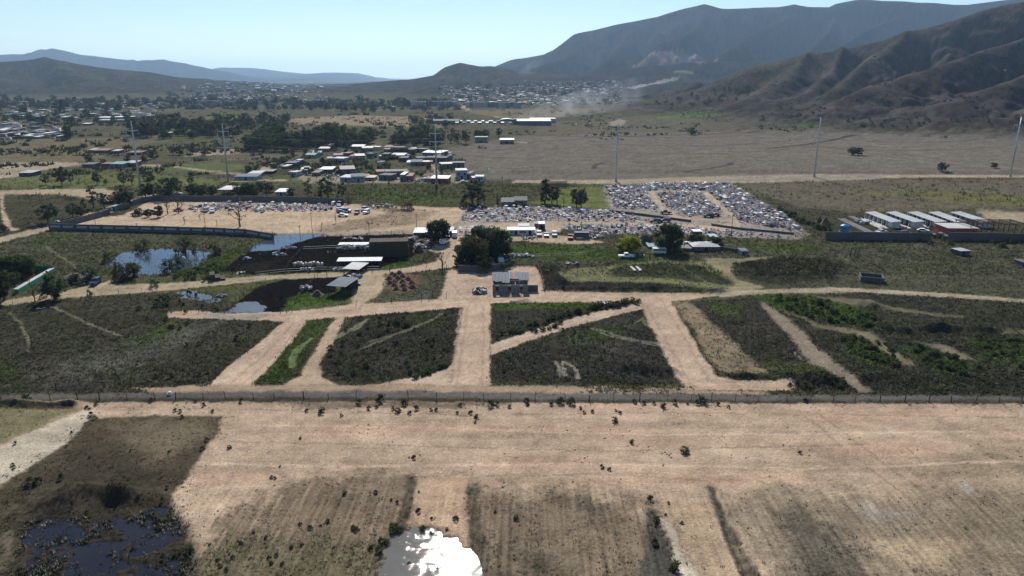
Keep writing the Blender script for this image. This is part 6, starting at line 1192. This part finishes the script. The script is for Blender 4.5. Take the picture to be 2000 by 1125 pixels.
# ------------------------------------------------------------------ hay stacks, heaps, rubble
def hay(corners, h, label, steps=False, bs=2.6):
    Q = PP(corners); b, f = Q[3], Q[0]; u = (Q[1]-Q[0]); L = np.linalg.norm(u); u /= L; v = np.array((-u[1], u[0])); D = abs((Q[3]-Q[0]) @ v); t = thing('hay_stack', label, 'hay stack', (Q[0][0], Q[0][1], ground_z(*Q[0])), math.atan2(u[1], u[0]))
    nz = max(2, int(h/(bs*.42))); nx = max(2, int(L/bs)); ny = max(1, int(D/bs)); bm = [MB().box(.03,L/nx-.03,.03,D/ny-.03,.02,h/nz-.02).mesh('bale', PT['straw'])]
    for k in range(nz):
        for i in range(nx):
            for j in range(ny):
                if steps and (i > nx-1-k*.55 or (k == nz-1 and random.random() < .3)): continue
                if not steps and k == nz-1 and random.random() < .08: continue
                obj('bale', bm[0], t, (i*L/nx + random.uniform(-.08,.08), j*D/ny + random.uniform(-.08,.08), k*h/nz))
hay([(722,503),(798,501),(795,493),(722,495)], 5.2, 'big dark stack of hay bales behind the long feeding shed')
hay([(411,550),(441,547),(439,540),(411,543)], 4.3, 'stepped dark stack of hay bales beside the left dirt road', True, 1.1)
def heap_mesh(seed, m, n=18):
    r_ = np.random.default_rng(seed); V = []; F = []; nr_ = 7
    for i in range(nr_ + 1):
        for k in range(n):
            a = 2*math.pi*k/n; rr = i/nr_; V.append((rr*math.cos(a)*(1+.12*r_.normal()*rr), rr*math.sin(a)*(1+.12*r_.normal()*rr), max(-.05, (.5+.5*math.cos(math.pi*rr))**.9*.55*(1+.10*r_.normal()*(i > 0)) if i < nr_ else -.05)))
    for i in range(nr_):
        for k in range(n): F.append((i*n+k, (i+1)*n+k, (i+1)*n+(k+1) % n, i*n+(k+1) % n))
    return np_mesh('heap', V, F, m, smooth=True)
M_HEAP = mat('brown_compost', (.13,.078,.05), .95, .35, 2.5, .08); HP = [heap_mesh(s, M_HEAP) for s in range(4)]; M_DIRT = mat('grey_spoil', (.085,.072,.06), .95, .35, 1.5, .1); HD = [heap_mesh(9, M_DIRT), heap_mesh(11, M_DIRT)]
def heap(px, py, wpx, hm, me, label, group=None, name='soil_heap'):
    s = wpx*mpp(px, py)/2; return tag(obj(name, me, None, G(px, py), random.random()*6, (s, s*.9, hm/.55)), label, 'heap', group)
for k, (x, y) in enumerate([(766,536),(780,534),(772,539),(786,541),(760,545),(777,545),(797,546),(770,551),(786,552),(804,554),(770,558),(788,559),(806,562),(774,566),(790,567),(762,553)]): heap(x, y, 20, .95, HP[k % 4], 'brown compost heap, %s row, %s in the cluster right of the pens' % ('back' if y < 542 else 'second' if y < 550 else 'third' if y < 561 else 'front', 'left' if x < 774 else 'middle' if x < 792 else 'right'), 'cluster of compost heaps')
heap(1258, 474, 56, 3.4, HD[0], 'large grey spoil heap behind the willow'); heap(1611, 440, 22, 3.0, HP[1], 'brown soil heap beside the unfinished foundations, right'); heap(1600, 436, 16, 2.4, HD[1], 'grey soil heap beside the unfinished foundations, left'); heap(868, 345, 1, .1, HD[1], 'x') if False else None
heap(620, 577, 30, 1.4, HD[1], 'dark manure heap in the lower pen'); heap(905, 520, 14, 1., HD[0], 'low dark heap by the lane gate'); heap(943, 533, 26, .9, HP[2], 'brown brushwood heap under the shade tree'); heap(818, 492, 30, 2.2, HD[1], 'dark heap at the right end of the pens')
JM = [PT[k] for k in ('white','silver','dgrey','rust','tin','wood','blue','brown')]
def rubble(px, py, wpx, dpx, n, label, size=1., pale=False):
    """a heap of scrap: boards, boxes and drums thrown together"""
    q = G(px, py); s = mpp(px, py); hw = wpx*s/2; Q2 = P(px, py - dpx); dp = max(1.5, Q2[1]-q[1]); mb = MB()
    for k in range(n):
        x, y = random.uniform(-hw, hw), random.uniform(0, dp); a = random.random()*3.14; l, w_, h = random.uniform(.3,1.4)*size, random.uniform(.2,.7)*size, random.uniform(.15,.8)*size; c, sn = math.cos(a), math.sin(a); z = random.uniform(0,.25); tl = random.uniform(-.3,.3)
        if n <= 40: mb = MB()
        pts = [(x+i*c-j*sn, y+i*sn+j*c, z+tl*i) for i, j in ((-l/2,-w_/2),(l/2,-w_/2),(l/2,w_/2),(-l/2,w_/2))]; mb.hexa([(p[0],p[1],p[2]-.1) for p in pts], [(p[0],p[1],p[2]+h) for p in pts], random.choice([0,1,1,1,4,4,2] if pale else range(8)))
        if n <= 40:
            if k == 0: t = thing('scrap_heap', label, 'scrap heap', q)
            mb.obj('board', JM, t)
    if n <= 40: return
    tag(mb.obj('scrap_heap', JM, loc=q), label, 'scrap heap')
rubble(690,545,26,6,46,'white scrap beside the pale roofed shed',.9,True); rubble(688,560,26,6,40,'white scrap beside the tall open shed',.9,True); rubble(822,488,30,16,80,'mixed scrap at the right end of the pens'); rubble(800,470,26,6,46,'dark scrap left of the white roofed shed'); rubble(600,530,30,3,36,'pale scrap at the lower edge of the upper pens',.7,True); rubble(660,530,24,4,30,'pale scrap behind the pale roofed shed',.8,True); rubble(690,470,40,4,40,'scrap above the upper feeding shed'); rubble(690,488,40,4,36,'scrap below the upper feeding shed',.7)
rubble(560,487,30,3,36,'white foam scrap beside the flooded pen corner',.8,True); rubble(545,500,26,3,14,'grey boards lying in the upper pens',1.2,True); rubble(480,508,14,4,8,'pale boards at the left pen fence',1.,True); rubble(467,535,14,2,16,'pale scrap at the lower left of the pens',.7,True); rubble(432,580,18,3,26,'white litter beside the puddle',.5,True)
rubble(1010,504,60,5,40,'pale boards along the ditch by the green field',1.,True); rubble(1160,468,36,6,46,'white scrap beside the blue box truck',.9,True); rubble(1175,466,14,4,18,'white foam heap right of the scrap',.9,True); rubble(935,575,24,12,34,'scrap and brush left of the block house',1.); rubble(1118,518,26,3,16,'pale rubble at the head of the oval field',.8,True); rubble(1035,468,30,5,40,'grey rubble in front of the white office',.7); rubble(960,520,60,16,70,'junk under the big tree clump',1.)
rubble(645,346,40,8,60,'white rubble in the front of the village',1.2,True); rubble(600,344,44,10,60,'white scrap at the left of the village front',1.2,True); rubble(815,356,46,6,60,'scrap in the middle of the village front',1.1); rubble(760,350,30,6,30,'pale rubble beside the dark village wall',1.,True); rubble(1180,598,22,4,14,'silver sheet scrap beside the diagonal track',1.1,True); rubble(1130,245,60,6,50,'rubble on the pasture right of the warehouse',1.6); rubble(1320,490,40,4,40,'scrap left of the farmhouse',.8,True); rubble(870,408,1,1,1,'x') if False else None; rubble(740,408,70,8,40,'dark scrap along the field edge behind the cars',1.)
rubble(595,566,22,5,40,'pale slurry crust and scrap beside the tall open shed',.8,True); rubble(1245,502,30,3,14,'pale slabs beside the dark ditch',.9,True); rubble(1700,440,30,6,10,'white panels on the slab by the row houses',1.2,True)
# pale plank rows lying in the ditch, green netting in the garden, long green roofed coop
q0, q1 = P(33,574), P(104,532); d = q1-q0; L = np.linalg.norm(d); t = thing('coop', 'long low coop with a pale roof in the left garden', 'coop', q0, math.atan2(d[1], d[0])); MB().box(0,L,-.5,.5,0,1.2).obj('wall', PT['green'], t); mb = MB(); corrugated(mb, -.2, L+.2, -.5, .55, 1.22, 1.36, .06, 1.5); mb.obj('roof', PT['silver'], t)
a, b = G(62,532), G(104,532); t = thing('net_fence', 'bright green netting fence behind the coop', 'fence', a); dd = b-a; MB().quad([(0,0,0),tuple(dd),tuple(dd+(0,0,1.9)),(0,0,1.9)]).quad([(0,.03,0),tuple(dd+(0,.03,0)),tuple(dd+(0,.03,1.9)),(0,.03,1.9)]).obj('net', paint('green_net', (.01,.30,.12), .8), t)
for k in range(5): MB().tube(tuple(dd*k/4+(0,0,-.2)),tuple(dd*k/4+(0,0,2.1)),.05).obj('post', PT['wood'], t)
a, b = G(0,526), G(12,524); t = thing('net_fence', 'short green netting piece at the left picture edge', 'fence', a); dd = b-a; MB().quad([(0,0,0),tuple(dd),tuple(dd+(0,0,1.9)),(0,0,1.9)]).obj('net', paint('green_net', (.01,.30,.12)), t); MB().tube((0,0,-.2),(0,0,2.1),.05).obj('post', PT['wood'], t)
tag(MB().box(-.4,.4,-.3,.3,0,.35).box(-.25,.3,-.2,.25,.35,.6).obj('litter_bag', PT['white'], loc=G(332,771)), 'white bag lying on the asphalt at the left', 'bag'); tag(MB().box(-.5,.5,-.4,.4,0,.6).box(-.3,.3,-.3,.3,.6,1.).obj('float', PT['white'], loc=(*P(359,506)[:2], -.15)), 'white float beside the bush in the pond', 'float')
tag(MB().box(-.05,1.6,-.5,.5,.02,.12).obj('board', PT['white'], loc=G(72,602)), 'white board lying on the field edge in the lower left', 'board')
# ------------------------------------------------------------------ the far town
AP = [MB().box(-8,8,0,11,0,11,0).box(-8.3,8.3,-.3,11.3,11,11.5,1), MB().box(-6.5,6.5,0,10,0,12,0).box(-1.5,1.5,-.6,0,0,12.8,1)]
for m in AP:
    for z in (1.4, 4.4, 7.4):
        for x in (-5, -2.2, 2.2, 5): m.box(x-.6,x+.6,-.05,0,z,z+1.3,2)
APM = [m.mesh('apartment_block', [paint('pale_concrete', (.36,.36,.36), .9), PT['conc'], PT['glass']]) for m in AP] + [AP[0].mesh('apartment_block', [PT['grey'], PT['conc'], PT['glass']])]
def block(px, py, label, group, s=1.): q = G(px, py); return tag(obj('apartment_block', random.choice(APM), None, q, random.uniform(-.1,.1), (.42*s, .6*s, .8*s)), label, 'apartment block', group)
for k in range(17): block(800 + k*5.6, 208 + random.uniform(-1.5,1), 'grey apartment block in the row left of the pale street', 'apartment row left of the street')
for k in range(15): block(913 + k*7.2, 210 + random.uniform(-1,1), 'grey apartment block in the row right of the pale street', 'apartment row right of the street')
for k in range(26): block(360 + k*6.5, 204 + random.uniform(-1.5,1), 'grey far apartment block behind the long tree belt', 'apartments behind the long tree belt', .8)
block(867, 180, 'dark square tower at the upper corner of the hillside town', None, 1.1)
HB = []
for v in range(6):
    m = MB().box(-5,5,0,8,0,4.2,0)
    m.hexa([(-5.4,-.4,4.2),(5.4,-.4,4.2),(5.4,8.4,4.2),(-5.4,8.4,4.2)], [(-5.4,-.4,4.6),(5.4,-.4,4.6),(5.4,8.4,5.2),(-5.4,8.4,5.2)], 1); m.box(-3,-1.6,-.06,0,1,2.6,2).box(1.4,2.6,-.06,0,0,2.4,2)
    HB.append(m.mesh('town_house', [PT[['grey','dgrey','cream','blue','dgrey','sand'][v]], PT[['silver','tin','grey','white','dgrey','rust'][v]], PT['glass']]))
def town(n, poly, s, label, group):
    Q = np.array(poly, float); lo, hi = Q.min(0), Q.max(0); k = 0
    while k < n:
        p = lo + (hi-lo)*rng.random(2)
        if poly_sd(p[:1], p[1:], Q)[0] > 0: tag(obj('town_house', random.choice(HB), None, G(*p), random.uniform(-.3,.3), random.uniform(*s)), '%s, %s' % (label, ('far left', 'left', 'middle', 'right', 'far right')[int(5 * (p[0]-lo[0]) / (hi[0]-lo[0]))] + (' high up' if (p[1]-lo[1]) < .35*(hi[1]-lo[1]) else ' low down' if (p[1]-lo[1]) > .7*(hi[1]-lo[1]) else ' half way up')), 'house', group); k += 1
town(150, [(870,172),(930,170),(1010,178),(1080,192),(1080,205),(900,204),(880,190)], (.5,.95), 'small house on the hillside of the far town', 'hillside houses of the far town')
town(110, [(1020,172),(1120,160),(1200,158),(1210,175),(1170,195),(1080,204),(1010,190)], (.5,.95), 'small house in the right part of the far town', 'houses in the right part of the far town')
town(40, [(360,190),(430,183),(490,186),(560,195),(480,200),(380,198)], (.6,1.1), 'small far house at the tip of the left hill', 'houses at the tip of the left hill')
town(30, [(380,170),(480,162),(640,164),(640,172),(520,182),(430,180)], (1.,2.), 'far hazy building on the low ridge in the valley gap', 'far buildings in the valley gap')
# the rest of the town, past counting
TV, TF, TI = [], [], []; TM = [PT[k] for k in ('grey','dgrey','cream','sand','tin','rust','silver','white')]
for (x0, x1, y0, y1, n, sc_) in ((860,1090,168,207,330,.55), (1010,1215,158,204,260,.55), (350,640,164,200,150,.9), (40,330,198,228,110,.6), (-20,120,236,274,60,.55), (560,900,198,212,60,.5)):
    for k in range(n):
        q = G(random.uniform(x0, x1), random.uniform(y0, y1)); s_ = sc_*random.uniform(.5,1.3); a = random.uniform(-.4,.4); c, sn = math.cos(a)*s_, math.sin(a)*s_; w_, d_, h_ = random.uniform(3,6), random.uniform(4,8), random.uniform(3,5.5); i0 = len(TV)
        TV += [(q[0]+x*c-y*sn, q[1]+x*sn+y*c, q[2]-.5+z*s_) for x, y, z in ((-w_,0,0),(w_,0,0),(w_,d_,0),(-w_,d_,0),(-w_,0,h_),(w_,0,h_),(w_,d_,h_*1.15),(-w_,d_,h_*1.15))]
        for f in ((4,5,6,7),(0,1,5,4),(1,2,6,5),(2,3,7,6),(3,0,4,7)): TF.append([i0+v for v in f])
        TI += [random.choice((4,4,5,6,1,0,7))] + [random.randrange(4)]*4
tag(obj('town', np_mesh('town', TV, TF, TM, TI)), 'hazy mass of countless small houses of the far town', None, None, 'stuff')
# ------------------------------------------------------------------ air: haze and the smoke plume
mb = MB(); mb.box(-42000, 42000, -9500, 30500, -10, float(GZ.max()) + 30); hm = bpy.data.materials.new('haze_air'); hm.use_nodes = True; N = hm.node_tree.nodes; N.remove(N['Principled BSDF'])
pv = N.new('ShaderNodeVolumePrincipled'); pv.inputs['Color'].default_value = (.48, .71, 1, 1); pv.inputs['Density'].default_value = 5.2e-5; pv.inputs['Anisotropy'].default_value = .35; hm.node_tree.links.new(pv.outputs[0], N['Material Output'].inputs['Volume'])
tag(mb.obj('haze', hm), 'thin blue haze filling the valley', None, None, 'stuff')
def plume(pts, r0, r1, dens, label):
    A = [at_depth(*p) for p in pts]; mb = MB(); n = 10; rings = []
    for k, p in enumerate(A):
        t = k/(len(A)-1); rr = r0+(r1-r0)*t; i = len(mb.v); rings.append(i)
        mb.v += [(p[0]+rr*.5*math.cos(2*math.pi*j/n)*.6, p[1]+rr*math.cos(2*math.pi*j/n), p[2]+rr*math.sin(2*math.pi*j/n)) for j in range(n)]
    for a, b in zip(rings[:-1], rings[1:]):
        for j in range(n): mb.f.append([a+j, a+(j+1) % n, b+(j+1) % n, b+j]); mb.m.append(0)
    mb.f.append([rings[0]+j for j in range(n)][::-1]); mb.m.append(0); mb.f.append([rings[-1]+j for j in range(n)]); mb.m.append(0)
    m = bpy.data.materials.new('smoke'); m.use_nodes = True; N = m.node_tree.nodes; L = m.node_tree.links; N.remove(N['Principled BSDF']); pv = N.new('ShaderNodeVolumePrincipled'); pv.inputs['Color'].default_value = (.85,.9,1,1); pv.inputs['Anisotropy'].default_value = .4
    tc = N.new('ShaderNodeTexCoord'); nz = N.new('ShaderNodeTexNoise'); nz.inputs['Scale'].default_value = .05; nz.inputs['Detail'].default_value = 3; L.new(tc.outputs['Object'], nz.inputs['Vector'])
    sp = N.new('ShaderNodeSeparateXYZ'); L.new(tc.outputs['Generated'], sp.inputs[0]); fd = N.new('ShaderNodeMapRange'); fd.inputs[1].default_value = 0; fd.inputs[2].default_value = 1; fd.inputs[3].default_value = dens; fd.inputs[4].default_value = 0; L.new(sp.outputs[0], fd.inputs[0])
    mr = N.new('ShaderNodeMapRange'); mr.inputs[1].default_value = .38; mr.inputs[2].default_value = .7; L.new(nz.outputs[0], mr.inputs[0]); mu = N.new('ShaderNodeMath'); mu.operation = 'MULTIPLY'; L.new(mr.outputs[0], mu.inputs[0]); L.new(fd.outputs[0], mu.inputs[1]); L.new(mu.outputs[0], pv.inputs['Density']); L.new(pv.outputs[0], N['Material Output'].inputs['Volume'])
    tag(mb.obj('smoke', m), label, None, None, 'stuff')
plume([(1006,234,860),(1030,226,870),(1060,216,890),(1110,205,930),(1180,192,980),(1260,178,1050)], 2, 24, .026, 'thin white smoke drifting right from the industrial yard')
plume([(1012,144,2500),(1025,138,2500),(1045,125,2500),(1060,105,2500)], 10, 40, .004, 'thin smoke column on the slope behind the far town')
